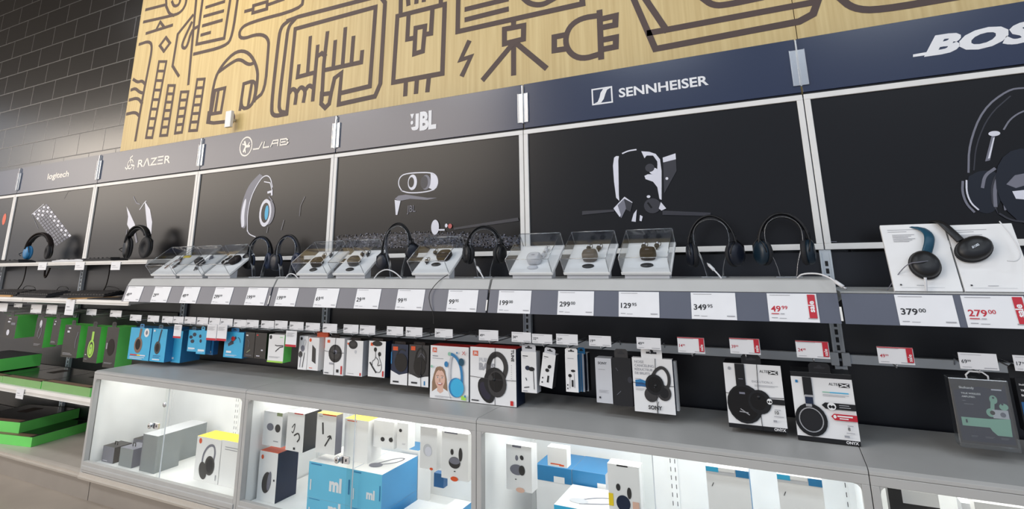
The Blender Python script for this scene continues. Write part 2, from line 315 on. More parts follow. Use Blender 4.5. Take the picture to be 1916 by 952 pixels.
p = pz(434, 222); mu.lay = 0; mu.oval(p[0], p[1], .035, .045, 'mural_line')
tag(obj('mural_board', mu), 'wide pale plywood mural board with brown line drawings of gadgets above the headers', 'mural')
q = ony(429, 223, .01-.17+.17)
q = ony(429, 223, -.12)
cs = MB(); cs.box(-.03, .03, -.012, .012, -.06, .06, 'tag_white'); cs.box(-.008, .008, .012, .05, -.01, .01, 'silver')
tag(obj('sensor_box', cs, loc=q, bevel=.003), 'small white sensor box in front of the mural above the circle logo header', 'sensor')

# ------------------------------------------------------------------ gondola back, uprights, headers, posters
LOGO = {}
SECN = {-1: 'with the red glow poster', 0: 'with the keyboard poster', 1: 'with the computer mouse poster', 2: 'with the studio headphones poster', 3: 'with the open earbud case poster', 4: 'with the tall upright case poster', 5: 'with the large headphones poster', 6: 'beyond the right picture edge'}
for k in range(-1, 7):
    X0, X1 = S*k, S*(k+1)
    b = MB().box(X0+.015, X1-.015, .004, .022, .02, 1.24, 'back_black')
    if k < 2: b.rect
    o = obj('back_panel', b); tag(o, 'black steel back panel of the bay '+SECN[k], 'panel')
for k in range(-1, 8):
    x = S*k; b = MB().box(x-.019, x+.019, -.012, .03, 0, 1.2495, 'upright').box(x-.019, x+.019, .0045, .03, 1.2495, 1.845, 'upright')
    b.box(x-.019, x-.013, -.016, -.012, 0, 1.24, 'upright'); b.box(x+.013, x+.019, -.016, -.012, 0, 1.24, 'upright')
    b.art((x, -.0125, 0), (1, 0, 0), (0, 0, 1))
    for i in range(45): b.lay = 0; b.rect(-.005, .02+i*.0266, .005, .038+i*.0266, 'peg_black')
    tag(obj('slotted_upright', b), 'grey slotted steel upright '+('at the %s' % ['far left picture edge', 'left of the keyboard poster', 'between keyboard and mouse posters', 'between mouse and studio headphones posters', 'between studio headphones and earbud case posters', 'between earbud case and tall case posters', 'left of the large headphones poster', 'right of the large headphones poster', 'far right end'][k+1]), 'upright')
ZT, ZB = 1.851, 1.25
def header(k, fn, label):
    X0 = S*k+.003; t = thing('header_sign', label, 'sign', (X0, -.004, 1.862))
    b = MB().box(0, S-.006, -.006, .006, 0, .226, 'header'); b.art((0, -.006, 0), (1, 0, 0), (0, 0, 1)); fn(b); obj('sign_panel', b, t, bevel=.001)
    c = MB().box(0, S-.006, .0, .006, -.0105, -.001, 'peg_black'); obj('lower_channel', c, t)
def L0(b): pass
def Llog(b): b.text('logitech', .465, .088, .046, 'logo_cream', 'l', .03, 0, .325/(textgeo('logitech', .03)[2]*.046/CAP))
def Lraz(b):
    b.text('R\u039bZ\u039eR', .498, .080, .055, 'logo_cream', 'l', .015, 0, .385/(textgeo('R\u039bZ\u039eR', .015)[2]*.055/CAP))
    for a in range(3):
        an = PI/2+a*2*PI/3; c, s_ = math.cos(an), math.sin(an); cx, cz = .405, .112
        b.lay = 0; b.stroke([(cx+.012*c, cz+.012*s_), (cx+.05*c-.012*s_, cz+.05*s_+.012*c), (cx+.062*c+.012*s_, cz+.062*s_-.012*c)], .010, 'logo_cream')
    b.stroke(arc(.405, .112, .034, .034, 20, 330), .008, 'logo_cream')
def Ljl(b):
    c = 'logo_cream'; cx, cz = .440, .117; b.ring(cx, cz, .056, .062, .009, c)
    for a in range(3):
        an = PI/2+.5+a*2*PI/3; b.lay = 1; b.stroke([(cx, cz), (cx+.032*math.cos(an), cz+.036*math.sin(an))], .016, c)
        b.stroke([(cx+.014*math.cos(an), cz+.014*math.sin(an)), (cx+.036*math.cos(an+.6), cz+.040*math.sin(an+.6))], .010, c)
    z = .092; h = .036; w_ = .009
    b.stroke([(.514, z-.002), (.565, z-.002), (.590, z+h)], w_, c); b.stroke([(.612, z+h), (.605, z), (.655, z)], w_, c)
    b.stroke([(.672, z), (.690, z+h), (.735, z+h), (.735, z)], w_, c); b.stroke([(.680, z+.017), (.735, z+.017)], w_, c)
    b.stroke([(.758, z+.018), (.810, z+.018), (.824, z+.009), (.812, z), (.755, z), (.755, z+h), (.805, z+h), (.818, z+.028), (.808, z+.019)], w_, c)
def Ljbl(b):
    z = .066; c = 'logo_white'
    b.rect(.566, z+.012, .588, z+.094, c); b.poly([(.537, z+.020), (.545, z+.004), (.560, z), (.580, z+.002), (.588, z+.014), (.570, z+.022)], c)
    b.poly([(.530, z+.096), (.556, z+.096), (.543, z+.066)], c); b.oval(.543, z+.046, .009, .011, c)
    b.text('BL', .595, z, .094, c, 'l', .05, 0, .108/(textgeo('BL', .05)[2]*.094/CAP))
def Lsen(b):
    z = .070; x = .355; b.stroke([(x, z), (x+.093, z), (x+.093, z+.073), (x, z+.073)], .007, 'logo_white', True)
    b.poly([(x+.008, z+.004), (x+.024, z+.010), (x+.034, z+.030), (x+.040, z+.052), (x+.053, z+.069), (x+.088, z+.069), (x+.072, z+.062), (x+.063, z+.044), (x+.054, z+.020), (x+.040, z+.004)], 'logo_white')
    b.text('SENNHEISER', .481, .087, .041, 'logo_white', 'l', .025, 0, .391/(textgeo('SENNHEISER', .025)[2]*.041/CAP))
def Lbose(b):
    b.text('BOSE', .405, .080, .066, 'logo_white', 'l', .055, .35, .43/(textgeo('BOSE', .055, .35)[2]*.066/CAP))
    b.poly([(.372, .080), (.374, .090), (.45, .093), (.455, .080)], 'logo_white')
for k, fn, lb in [(-1, L0, 'plain glossy header panel cut by the left picture edge'), (0, Llog, 'glossy header sign above the keyboard poster'), (1, Lraz, 'glossy header sign with spiky round emblem above the mouse poster'),
                  (2, Ljl, 'glossy header sign with ringed emblem above the studio headphones poster'), (3, Ljbl, 'glossy header sign with short bold white letters above the earbud case poster'),
                  (4, Lsen, 'navy header sign with a square emblem and long white word'), (5, Lbose, 'navy header sign with big slanted white letters at right'), (6, L0, 'navy header sign beyond the right edge')]:
    header(k, fn, lb)
for k in range(0, 7):
    x = S*k; t = thing('sign_clip', 'clear plastic clip joining two header signs '+['left of the small lettering', 'between the first two lettered signs', 'left of the ringed emblem', 'left of the short bold letters', 'between the grey and navy signs', 'left of the big slanted letters', 'past the right edge'][k], 'clip', (x, -.0105, 1.89))
    b = MB().box(-.026, -.003, -.005, 0, .0, .15, 'acrylic_edge').box(.003, .026, -.005, 0, .0, .15, 'acrylic_edge'); obj('clip_plate', b, t, bevel=.001)
    b = MB().box(-.003, .003, -.012, 0, -.005, .19, 'acrylic_edge'); b.box(-.028, -.025, -.008, 0, .0, .15, 'acrylic_edge'); b.box(.025, .028, -.008, 0, 0, .15, 'acrylic_edge'); obj('clip_rib', b, t)

def poster(k, fn, label):
    X0 = S*k+.002; wd = S-.004; t = thing('framed_poster', label, 'poster', (X0, -.006, ZB))
    h = ZT-ZB; e = .022; b = MB()
    b.box(0, wd, -.012, .004, 0, e, 'frame_white'); b.box(0, wd, -.012, .004, h-e, h, 'frame_white'); b.box(0, e, -.012, .004, e, h-e, 'frame_white'); b.box(wd-e, wd, -.012, .004, e, h-e, 'frame_white')
    obj('poster_frame', b, t, bevel=.0015)
    c = MB().box(e, wd-e, -.004, .003, e, h-e, 'poster'); c.art((0, -.004, 0), (1, 0, 0), (0, 0, 1)); fn(c, X0); obj('poster_print', c, t)
def pp(c, X0):                                     # photo pixel to poster print coordinates
    def g(u, v): q = ony(u, v, .01); return (q.x-X0, q.z-ZB)
    return g
def P_red(c, X0):
    g = pp(c, X0); a = g(8, 410); c.oval(a[0], a[1], .03, .05, 'orange')
def P_key(c, X0):
    g = pp(c, X0); A, B, C_ = Vector(g(62, 400)), Vector(g(84, 384)), Vector(g(127, 440))
    ex = (B-A)/5; ez = (C_-B)/13
    for i in range(6):
        for j in range(14):
            p = A+ex*i+ez*j; q = .8; m = 'art_white' if (i > 3 or j < 3) and (i+j) % 2 == 0 else 'art_grey'; c.lay = 1
            c.poly([tuple(p), tuple(p+ex*q), tuple(p+ex*q+ez*q), tuple(p+ez*q)], m)
    c.stroke([g(60, 401), g(82, 382)], .006, 'art_white'); c.stroke([g(60, 401), g(72, 428)], .004, 'art_grey'); c.stroke([g(120, 372), g(128, 358), g(140, 355)], .003, 'art_dim')
def P_mouse(c, X0):
    g = pp(c, X0)
    c.poly([g(237, 386), g(242, 396), g(252, 418), g(254, 425), g(243, 430), g(238, 420), g(240, 405)], 'art_white'); c.poly([g(271, 376), g(281, 392), g(285, 415), g(283, 440), g(279, 448), g(275, 420)], 'art_white')
    c.stroke([g(250, 368), g(256, 380), g(262, 382)], .008, 'art_grey'); c.stroke([g(262, 392), g(270, 380), g(274, 376)], .007, 'art_white'); c.stroke([g(252, 432), g(256, 452)], .02, 'art_grey')
    c.stroke([g(238, 430), g(236, 445)], .008, 'art_grey')
def P_hp(c, X0):
    g = pp(c, X0)
    c.poly(sm([g(486, 325), g(466, 345), g(454, 375), g(449, 405), g(452, 428), g(461, 426), g(462, 400), g(468, 372), g(480, 346), g(494, 330), g(486, 325)]), 'art_grey')
    c.poly(sm([g(452, 425), g(451, 400), g(458, 372), g(462, 372), g(457, 400), g(458, 424), g(452, 425)]), 'art_white')
    c.stroke(sm([g(463, 432), g(463, 400), g(470, 368), g(482, 344), g(494, 328), g(506, 330), g(510, 350)], 3), .007, 'art_white'); c.stroke(sm([g(463, 430), g(466, 438), g(478, 443)]), .006, 'art_white')
    c.stroke([g(495, 340), g(506, 342), g(510, 358)], .006, 'art_white'); c.stroke([g(502, 360), g(509, 358), g(509, 364)], .014, 'art_white'); c.stroke([g(504, 368), g(510, 376)], .008, 'art_grey')
    a = g(497, 398); c.oval(a[0]+.03, a[1], .05, .075, 'art_grey'); c.oval(a[0], a[1], .052, .085, 'art_white'); c.oval(a[0], a[1], .036, .062, 'poster'); c.oval(a[0]+.012, a[1], .016, .045, 'blue_box')
    c.stroke([g(571, 368), g(563, 385), g(561, 404)], .003, 'art_grey'); c.stroke([g(532, 412), g(527, 430)], .004, 'art_grey'); c.stroke([g(502, 425), g(500, 435)], .004, 'art_grey')
def P_case(c, X0):
    g = pp(c, X0)
    A = g(745, 345); B = g(821, 340); L = [g(u, v) for u, v in [(752, 357), (745, 345), (748, 331), (760, 324), (805, 322), (817, 328), (820, 342), (814, 355), (790, 360), (765, 361), (752, 357)]]
    c.stroke(sm(L), .006, 'art_white'); c.poly([g(806, 324), g(818, 330), g(820, 343), g(812, 356), g(800, 350), g(806, 338)], 'art_white'); c.oval(*g(797, 341), .030, .040, 'art_grey'); c.oval(*g(794, 341), .024, .034, 'art_dim')
    c.oval(*g(772, 341), .030, .042, 'art_white'); c.oval(*g(770, 341), .018, .028, 'poster'); c.poly([g(739, 372), g(746, 366), g(760, 364), g(800, 370), g(818, 370), g(800, 374), g(768, 372), g(748, 376)], 'art_grey')
    c.poly([g(739, 374), g(750, 376), g(744, 402), g(741, 402)], 'art_white'); a = g(762, 397); c.text('JBL', a[0], a[1], .035, 'art_grey', 'l', .0, 0, .8)
    # pebbled ground with an earbud and its light trail
    c.poly([g(627, 462), g(632, 446), g(700, 440), g(800, 436), g(870, 438), g(975, 444), g(975, 461)], 'art_dim'); lay0 = c.lay
    for i in range(1500):
        u = random.uniform(630, 973); top = 441-9*math.sin((u-632)/340*PI); v = top+(463-top)*random.random()**.75; a = g(u, v); c.lay = lay0+1+i % 3; c.oval(a[0], a[1], .0045, .0035, random.choice(['art_grey', 'art_blue', 'art_blue', 'poster', 'poster', 'art_dim']), 0, 6)
    c.lay = lay0+5
    c.poly([g(850, 426), g(970, 407), g(972, 413), g(850, 430)], 'art_dim'); c.oval(*g(815, 425), .024, .038, 'art_white'); c.stroke([g(822, 430), g(832, 430)], .008, 'art_white'); c.oval(*g(836, 422), .008, .010, 'art_white'); c.oval(*g(843, 423), .012, .012, 'lips')
def P_tall(c, X0):
    g = pp(c, X0)
    c.poly([g(u, v) for u, v in [(1149, 295), (1153, 292), (1158, 292), (1157, 300), (1158, 365), (1159, 376), (1153, 370), (1149, 340), (1147, 310)]], 'art_white')
    c.stroke(sm([g(1165, 287), g(1176, 282), g(1190, 280)]), .006, 'art_white')
    c.poly([g(u, v) for u, v in [(1200, 283), (1215, 284), (1227, 288), (1235, 298), (1238, 320), (1238, 374), (1234, 372), (1230, 350), (1222, 340), (1208, 335), (1206, 329), (1212, 326), (1222, 326), (1230, 316), (1230, 302), (1222, 291), (1210, 291), (1206, 296)]], 'art_white')
    c.oval(*g(1219, 308), .026, .032, 'poster'); c.oval(*g(1223, 320), .018, .014, 'art_white'); c.oval(*g(1216, 314), .020, .018, 'art_dim')
    c.poly([g(1240, 295), g(1264, 287), g(1265, 298), g(1241, 304)], 'art_white'); c.poly([g(1241, 304), g(1265, 298), g(1266, 320), g(1243, 362)], 'art_dim'); c.oval(*g(1248, 334), .006, .006, 'art_white')
    c.stroke([g(1150, 390), g(1169, 370), g(1182, 379)], .007, 'art_white'); c.poly([g(1149, 391), g(1168, 372), g(1172, 390), g(1163, 408)], 'art_grey'); c.poly([g(1149, 391), g(1156, 384), g(1162, 402), g(1160, 406)], 'art_white')
    c.poly([g(1169, 372), g(1184, 380), g(1180, 396), g(1172, 392)], 'art_dim'); c.oval(*g(1221, 385), .036, .032, 'art_dim'); c.stroke([g(1213, 380), g(1219, 388)], .008, 'poster'); c.poly([g(1237, 378), g(1247, 390), g(1238, 394), g(1233, 390)], 'art_white')
    c.poly([g(1186, 400), g(1192, 392), g(1190, 415), g(1182, 414)], 'art_white'); c.poly([g(1198, 402), g(1203, 405), g(1201, 414), g(1197, 413)], 'art_white'); c.oval(*g(1214, 368), .008, .006, 'art_white')
    c.poly([g(1090, 395), g(1150, 392), g(1150, 396), g(1090, 402)], 'art_dim'); c.poly([g(1240, 394), g(1330, 398), g(1330, 404), g(1240, 402)], 'art_dim')
def P_big(c, X0):
    g = pp(c, X0)
    c.stroke(sm([g(1812, 322), g(1813, 270), g(1838, 205), g(1885, 168), g(1916, 164), g(1970, 166), g(2030, 210)]), .006, 'art_grey')
    c.stroke(sm([g(1822, 318), g(1826, 270), g(1850, 215), g(1890, 180)]), .004, 'art_dim'); c.stroke(sm([g(1878, 242), g(1890, 222), g(1916, 206), g(1970, 196)]), .005, 'art_grey')
    c.poly([g(1855, 254), g(1862, 252), g(1852, 300), g(1843, 302)], 'art_grey'); c.poly([g(1858, 258), g(1861, 257), g(1852, 296), g(1848, 297)], 'art_white'); c.oval(*g(1860, 250), .016, .009, 'art_white')
    c.poly(sm([g(1812, 330), g(1835, 318), g(1868, 322), g(1878, 345), g(1870, 385), g(1850, 402), g(1822, 392), g(1806, 365), g(1812, 330)]), 'navy_dark')
    c.stroke(sm([g(1801, 340), g(1800, 360), g(1808, 382), g(1822, 396)]), .007, 'art_grey'); c.stroke(sm([g(1808, 338), g(1808, 360), g(1816, 380), g(1830, 392)]), .005, 'art_white')
    c.stroke(sm([g(1838, 350), g(1842, 328), g(1860, 316)]), .009, 'art_grey'); c.poly(sm([g(1855, 380), g(1852, 345), g(1870, 312), g(1892, 296), g(1886, 312), g(1868, 340), g(1862, 385), g(1868, 402)]), 'art_dim')
    c.stroke(sm([g(1862, 385), g(1860, 350), g(1872, 320), g(1892, 300)]), .010, 'art_grey'); c.stroke(sm([g(1880, 392), g(1876, 360), g(1886, 330), g(1900, 315)]), .006, 'art_grey')
    c.oval(*g(1925, 350), .085, .13, 'navy_dark'); c.poly([g(1882, 345), g(1898, 328), g(1930, 322), g(1940, 340), g(1900, 352)], 'art_grey'); c.poly([g(1893, 358), g(1930, 354), g(1925, 374), g(1900, 372)], 'art_white')
    c.stroke(sm([g(1870, 400), g(1890, 412), g(1916, 415)]), .006, 'art_dim'); c.stroke([g(1552, 452), g(1565, 452)], .002, 'art_grey')
for k, fn, lb in [(-1, P_red, 'framed dark poster with a red glow at the left picture edge'), (0, P_key, 'framed dark poster showing a tilted keyboard'), (1, P_mouse, 'framed dark poster showing a computer mouse'), (2, P_hp, 'framed dark poster showing silver studio headphones'),
                  (3, P_case, 'framed dark poster showing an open earbud charging case over pebbles'), (4, P_tall, 'framed dark poster showing a tall upright charging case'), (5, P_big, 'framed dark poster showing one very large pair of headphones'), (6, L0, '')]:
    if k < 6: poster(k, fn, lb)

# ------------------------------------------------------------------ tag shelves (bays 2..6)
for k in range(2, 7):
    X0, X1 = S*k, S*(k+1); lip = 1.155 if k < 5 else 1.118
    t = thing('display_shelf', 'white display shelf with grey price strip under the '+['', '', 'studio headphones poster', 'open earbud case poster', 'tall case poster', 'large headphones poster', 'last bay'][k], 'shelf', (X0, 0, 1.0))
    b = MB().prismx([(-.0165, lip-1.03), (-.0165, lip-1.001), (-.345, lip-1.0), (-.355, lip-1.003), (-.374, .115), (-.366, .112), (-.345, .1)], .004, S-.006, 'shelf_grey'); obj('shelf_deck', b, t, bevel=.001)
    b = MB().prismx([(-.3755, .1135), (-.3965, .027), (-.388, .026), (-.367, .1125)], .004, S-.006, 'strip'); obj('price_strip', b, t)
    b = MB().prismx([(-.02, .06), (-.02, .118), (-.33, .118), (-.32, .095)], .006, .012, 'upright'); obj('bracket', b, t)
    b = MB().prismx([(-.02, .06), (-.02, .118), (-.33, .118), (-.32, .095)], S-.014, S-.008, 'upright'); obj('bracket', b, t)
    b = MB().prismx([(-.3975, .035), (-.3875, .075), (-.386, .075), (-.396, .035)], S-.0065, S-.0005, 'frame_white'); obj('strip_end_cap', b, t)
ang = math.atan2(.021, .0865)
def strip_tag(u0, u1, big, sup, label, sale=False, group=None):
    a = ony(u0, 543, .3755).x; b_ = ony(u1, 545, .3755).x; wd = b_-a; L = .089
    b = MB().box(0, wd, -.0012, 0, -L+.003, 0, 'tag_white'); b.art((0, -.0012, -L+.003), (1, 0, 0), (0, 0, 1), .0004)
    m = 'ink_red' if sale else 'ink'
    b.text(big, .008, .030, .017, m, 'l', .02, 0, 1.15); tw = textgeo(big, .02)[2]*.017/CAP*1.15
    b.text(sup, .011+tw, .0372, .0105, m, 'l', .01, 0, 1.15); b.rect(.008, .080, .008+wd*.42, .0815, 'ink_grey'); b.rect(.008, .010, .025, .012, 'ink_grey'); b.rect(.03, .009, .05, .0105, 'ink_grey'); b.rect(wd-.03, .010, wd-.006, .013, 'ink_grey')
    if sale:
        b.rect(wd-.026, .012, wd-.005, .083, 'ink_red'); b.text('sale', wd-.010, .03, .0155, 'tag_white', 'l', .03, 0, 1, PI/2); b.rect(.008, .022, .03, .0245, 'ink_red'); b.rect(.034, .022, .045, .0245, 'ink_grey')
    o = obj('price_tag', b, loc=(a, -.3768, 1.1115), rot=(-ang, 0, 0)); return tag(o, label, 'price tag', group)
for u0, u1, p, q, lb in [(241, 269, '49', '99', 'leftmost price tag on the strip below the display cases'), (291, 321, '29', '99', 'second price tag from the left on the strip'), (345.5, 375.6, '49', '99', 'third price tag from the left on the strip'),
                         (404.5, 438, '299', '99', 'fourth price tag from the left on the strip'), (466, 503, '199', '99', 'fifth price tag from the left, just left of the first strip joint'), (522, 560, '199', '99', 'price tag just right of the first strip joint'),
                         (594, 636, '69', '95', 'price tag reading 69 on the strip'), (669.5, 714.5, '29', '99', 'price tag reading 29 under the folded black headphones'), (746, 796.6, '99', '95', 'price tag just left of the hanging dark cord'),
                         (840.5, 896, '99', '95', 'price tag just right of the hanging dark cord'), (934.7, 995.2, '199', '00', 'price tag under the white earbuds, right of the second strip joint'), (1045, 1112, '299', '00', 'price tag below the bronze charging case'), (1158, 1233, '129', '95', 'price tag below the dark brown charging case nearest the big headphones'),
                         (1292, 1375, '349', '95', 'price tag reading 349.95 below over-ear headphones'), (1671, 1780, '379', '00', 'price tag reading 379.00 below the white info panel')]:
    strip_tag(u0, u1, p, q, 'white '+lb)
strip_tag(1433.6, 1526, '49', '99', 'white price tag with red sale flag below the big headphones by the slotted upright', True)
strip_tag(1794, 1912, '279', '00', 'white price tag with red sale flag at the right picture edge', True)

# ------------------------------------------------------------------ left gondola shelves (bays -1..1)
def lshelf(k, z0, z1, d, name, lab):
    X0 = S*k; t = thing('steel_shelf', lab, 'shelf', (X0, 0, z0))
    obj('shelf_deck', MB().box(.004, S-.004, -d+.004, -.0175, z1-z0-.022, z1-z0, 'white_metal'), t, bevel=.001)
    b = MB().prismx([(-d+.004, 0), (-d-.004, .003), (-d-.008, (z1-z0)*.5), (-d-.004, z1-z0-.002), (-d+.004, z1-z0)], .002, S-.002, 'white_metal'); b.box(.002, S-.002, -d-.0095, -d-.006, .001, .005, 'frame_white'); obj('price_rail', b, t)
    obj('bracket', MB().prismx([(-.02, -.04), (-.02, .004), (-d+.02, .004), (-d+.02, -.01)], .008, .012, 'upright'), t)
for k in (-1, 0, 1):
    w_ = {-1: 'at the left picture edge', 0: 'in the keyboard poster bay', 1: 'in the mouse poster bay'}[k]
    lshelf(k, 1.239, 1.264, .27, 's', 'upper white shelf carrying headsets '+w_)
    lshelf(k, .998, 1.027, .342, 's', 'middle white shelf with keyboards '+w_)
    lshelf(k, .478, .516, .468, 's', 'lower white shelf with black and green boxes '+w_)
    t = thing('base_deck', 'beige base deck standing on the floor '+w_, 'base shelf', (S*k, 0, 0))
    obj('deck', MB().box(.002, S-.002, -.44, -.02, .127, .152, 'beige_metal'), t, bevel=.001)
    obj('deck_lip', MB().prismx([(-.44, .125), (-.47, .122), (-.474, .132), (-.462, .134), (-.466, .146), (-.452, .15), (-.44, .152)], .002, S-.002, 'beige_metal'), t)
    obj('kick_plate', MB().box(.002, S-.002, -.42, -.405, 0, .126, 'kick_grey'), t)
def clip_tag(u0, v0, u1, v1, d, label):
    a = ony(u0, v0, d); b_ = ony(u1, v0, d); c = ony(u0, v1, d); wd = b_.x-a.x; h = a.z-c.z
    b = MB().box(0, wd, -.001, .001, -h, 0, 'tag_white'); b.art((0, -.001, -h), (1, 0, 0), (0, 0, 1), .0004); b.rect(wd*.15, h*.5, wd*.5, h*.56, 'ink_grey'); b.rect(wd*.15, h*.3, wd*.8, h*.33, 'ink_grey')
    return tag(obj('shelf_tag', b, loc=(a.x, -d, a.z)), label, 'price tag')
clip_tag(73, 491, 88, 505, .281, 'white shelf tag on the upper left shelf under the blue headset')
clip_tag(142, 490, 159, 505, .281, 'white shelf tag on the upper left shelf below the poster divider')
clip_tag(209, 490, 226, 505, .281, 'white shelf tag on the upper left shelf left of the black headset')
clip_tag(18, 734, 44, 757, .48, 'white shelf tag hanging from the lower left shelf edge') if 0 else None
clip_tag(32, 726, 46, 745, .48, 'white shelf tag hanging from the lower left shelf edge')
clip_tag(125, 560, 141, 589, .353, 'tall white tag hanging from the middle left shelf edge')

# ------------------------------------------------------------------ glass display cabinets
CD, ZC = .48, .663
CABN = {2: 'first glass display cabinet, holding grey boxes', 3: 'second glass display cabinet, holding bright blue boxes', 4: 'third glass display cabinet, holding white boxes on blue cartons', 5: 'rightmost glass display cabinet at the picture edge', 6: 'last'}
for k in range(2, 6):
    X0 = S*k+.001; wd = S-.002; g = 'grey steel framed lit '+CABN[k]
    t = thing('display_cabinet', g, 'display cabinet', (X0, 0, 0))
    b = MB(); b.prismx([(-.018, ZC-.016), (-.018, ZC), (-CD+.012, ZC), (-CD, ZC-.006), (-CD, ZC-.016)], 0, wd, 'cabinet_grey'); obj('counter_top', b, t, bevel=.001)
    b = MB(); e = .020
    b.box(0, wd, -CD, -CD+.02, .622, ZC-.017, 'cabinet_grey'); b.box(0, e, -CD, -CD+.03, .127, .622, 'cabinet_grey'); b.box(wd-e, wd, -CD, -CD+.03, .127, .622, 'cabinet_grey')
    for q in (0, 1):                                # rounded inner corners of the opening
        x = e if q == 0 else wd-e; s_ = 1 if q == 0 else -1; P = [(x, .622)]+[(x+s_*(.02-.02*math.cos(math.radians(a))), .602+.02*math.sin(math.radians(a))) for a in (0, 30, 60, 90)]
        b.prism(P if q else P[::-1], -CD+.001, -CD+.02, 'cabinet_grey')
    b.box(e, wd-e, -CD, -CD+.02, .16, .212, 'cabinet_grey'); obj('front_frame', b, t, bevel=.0015)
    b = MB(); b.prismx([(-.44, .127), (-.485, .127), (-.489, .138), (-.482, .141), (-.482, .156), (-.478, .158)], -.001, wd+.001, 'beige_metal')
    b.prismx([(-.4805, .17), (-.4845, .175), (-.4845, .19), (-.4805, .194)], 0.015, wd-.015, 'cabinet_grey'); obj('base_rail', b, t)
    obj('kick_plate', MB().box(0, wd, -.418, -.40, 0, .126, 'kick_grey'), t)
    b = MB(); b.box(e, wd-e, -.46, -.024, .13, .19, 'cabinet_white'); b.box(.004, .012, -.45, -.02, .16, .64, 'cabinet_white'); b.box(wd-.012, wd-.004, -.45, -.02, .16, .64, 'cabinet_white')
    b.box(.012, wd-.012, -.023, -.018, .16, .64, 'cabinet_white'); b.box(.012, wd-.012, -.45, -.02, .636, .646, 'cabinet_white')
    b.box(.012, .03, -.028, -.023, .16, .636, 'cabinet_white'); b.box(wd-.03, wd-.012, -.028, -.023, .16, .636, 'cabinet_white'); b.box(.59, .625, -.028, -.023, .19, .636, 'cabinet_white')
    b.art((0, -.028, 0), (1, 0, 0), (0, 0, 1))
    for xx in (.599, .616, 1.18):
        for i in range(15): b.lay = 0; b.rect(xx-.0012, .20+i*.029, xx+.0012, .215+i*.029, 'charcoal')
    obj('interior', b, t)
    obj('led_strip', MB().box(.05, wd-.05, -.42, -.12, .6345, .6358, 'led'), t)
    c = .61; b = MB().box(e, c+.02, -CD+.0245, -CD+.0285, .200, .63, 'glass'); d1 = obj('glass_door', b, t)
    b = MB().box(c-.02, wd-e, -CD+.034, -CD+.038, .200, .63, 'glass'); d2 = obj('glass_door', b, t)
    obj('door_edge', MB().box(c+.0185, c+.0205, -CD+.024, -CD+.029, .20, .63, 'upright'), d1)
    if k in (2, 3):
        q = Vector((0, 0, 0)); l = MB()
        lu, lv = (290, 795) if k == 2 else (641, 858)
        q = ony(lu, lv, CD-.0245); x, z = q.x-X0, q.z
        l.lathe([(-.012, .011), (-.010, .013), (.0, .013), (.001, .010)], 'chrome', 'y', 16, (x-.012, -CD+.012, z)); l.lathe([(-.013, .004), (-.012, .004)], 'ink', 'y', 10, (x-.012, -CD+.012, z))
        l.box(x-.002, x+.042, -CD+.014, -CD+.0235, z-.013, z+.013, 'silver'); l.box(x+.008, x+.013, -CD+.0125, -CD+.014, z-.013, z+.013, 'ink'); l.box(x+.024, x+.030, -CD+.0125, -CD+.014, z-.005, z+.005, 'ink')
        obj('door_lock', l, t, bevel=.0005)
        q = ony(307, 757, CD-.02) if k == 2 else None
        if q: obj('door_grommet', MB().lathe([(-.004, .011), (-.002, .0125), (0, .0125)], 'silver', 'y', 16, (q.x-X0, -CD+.0235, q.z)), t)

# ------------------------------------------------------------------ hook crossbars and hooks
for k in range(2, 7):
    X0 = S*k
    b = MB().box(X0+.02, X0+S-.02, -.028, -.004, .857, .887, 'upright'); b.box(X0+.005, X0+.03, -.034, -.013, .85, .893, 'upright'); b.box(X0+S-.03, X0+S-.005, -.034, -.013, .85, .893, 'upright')
    tag(obj('hook_crossbar', b, bevel=.001), 'grey steel crossbar for hooks below the '+['', '', 'studio headphones poster', 'open earbud case poster', 'tall case poster', 'large headphones poster', 'last bay'][k], 'crossbar')
for k in (-1, 0, 1):
    X0 = S*k; b = MB().box(X0+.02, X0+S-.02, -.028, -.004, .90, .93, 'peg_black')
    tag(obj('hook_crossbar', b, bevel=.001), 'black crossbar for the box hooks below the '+['keyboard poster', 'mouse poster', 'red glow poster'][k], 'crossbar')
def hook(u0, v0, u1, v1, price, sup, label, sale=False, d=.30, dx=0):
    a = ony(u0, v0, d); b_ = ony(u1, v0+(u1-u0)*.04, d); c = ony(u0, v1, d); wd = b_.x-a.x; h = a.z-c.z; xm = (a.x+b_.x)/2+dx
    t = thing('peg_hook', label, 'hook', (xm, -.03, c.z-.012))
    dd = d-.03; r = .0022
    obj('hook_rod', MB().tube([(0, .002, -.02), (0, -.01, 0), (0, -dd+.006, 0), (0, -dd-.006, .010)], r, 'silver', 6).tube([(0, .002, .012), (0, -dd+.004, .012)], .0016, 'silver', 6), t)
    x0_ = a.x-xm; b = MB().box(x0_, x0_+wd, -dd-.009, -dd-.007, .012, .012+h, 'tag_white'); b.art((x0_, -dd-.009, .012), (1, 0, 0), (0, 0, 1), .0004)
    m = 'ink_red' if sale else 'ink'; kk = h/.036
    th = .0095 if wd > .05 else .008
    b.text(price, .005, h*.36, th, m, 'l', .012); tw = textgeo(price, .012)[2]*th/CAP; b.text(sup, .006+tw, h*.36+th*.4, th*.6, m)
    b.rect(.005, h-.005, wd*.6, h-.0042, 'ink_grey'); b.rect(wd*.62, .004, wd-.004, .0058, 'ink_grey'); b.rect(.005, .005, wd*.3, .006, 'ink_grey')
    if sale:
        b.rect(wd-.018, .006, wd-.002, h-.003, 'ink_red'); b.text('sale', wd-.0055, .009, .0095, 'tag_white', 'l', .02, 0, 1, PI/2); b.rect(0, h-.0025, wd, h, 'ink_red')
    obj('price_tag', b, t)
    return t
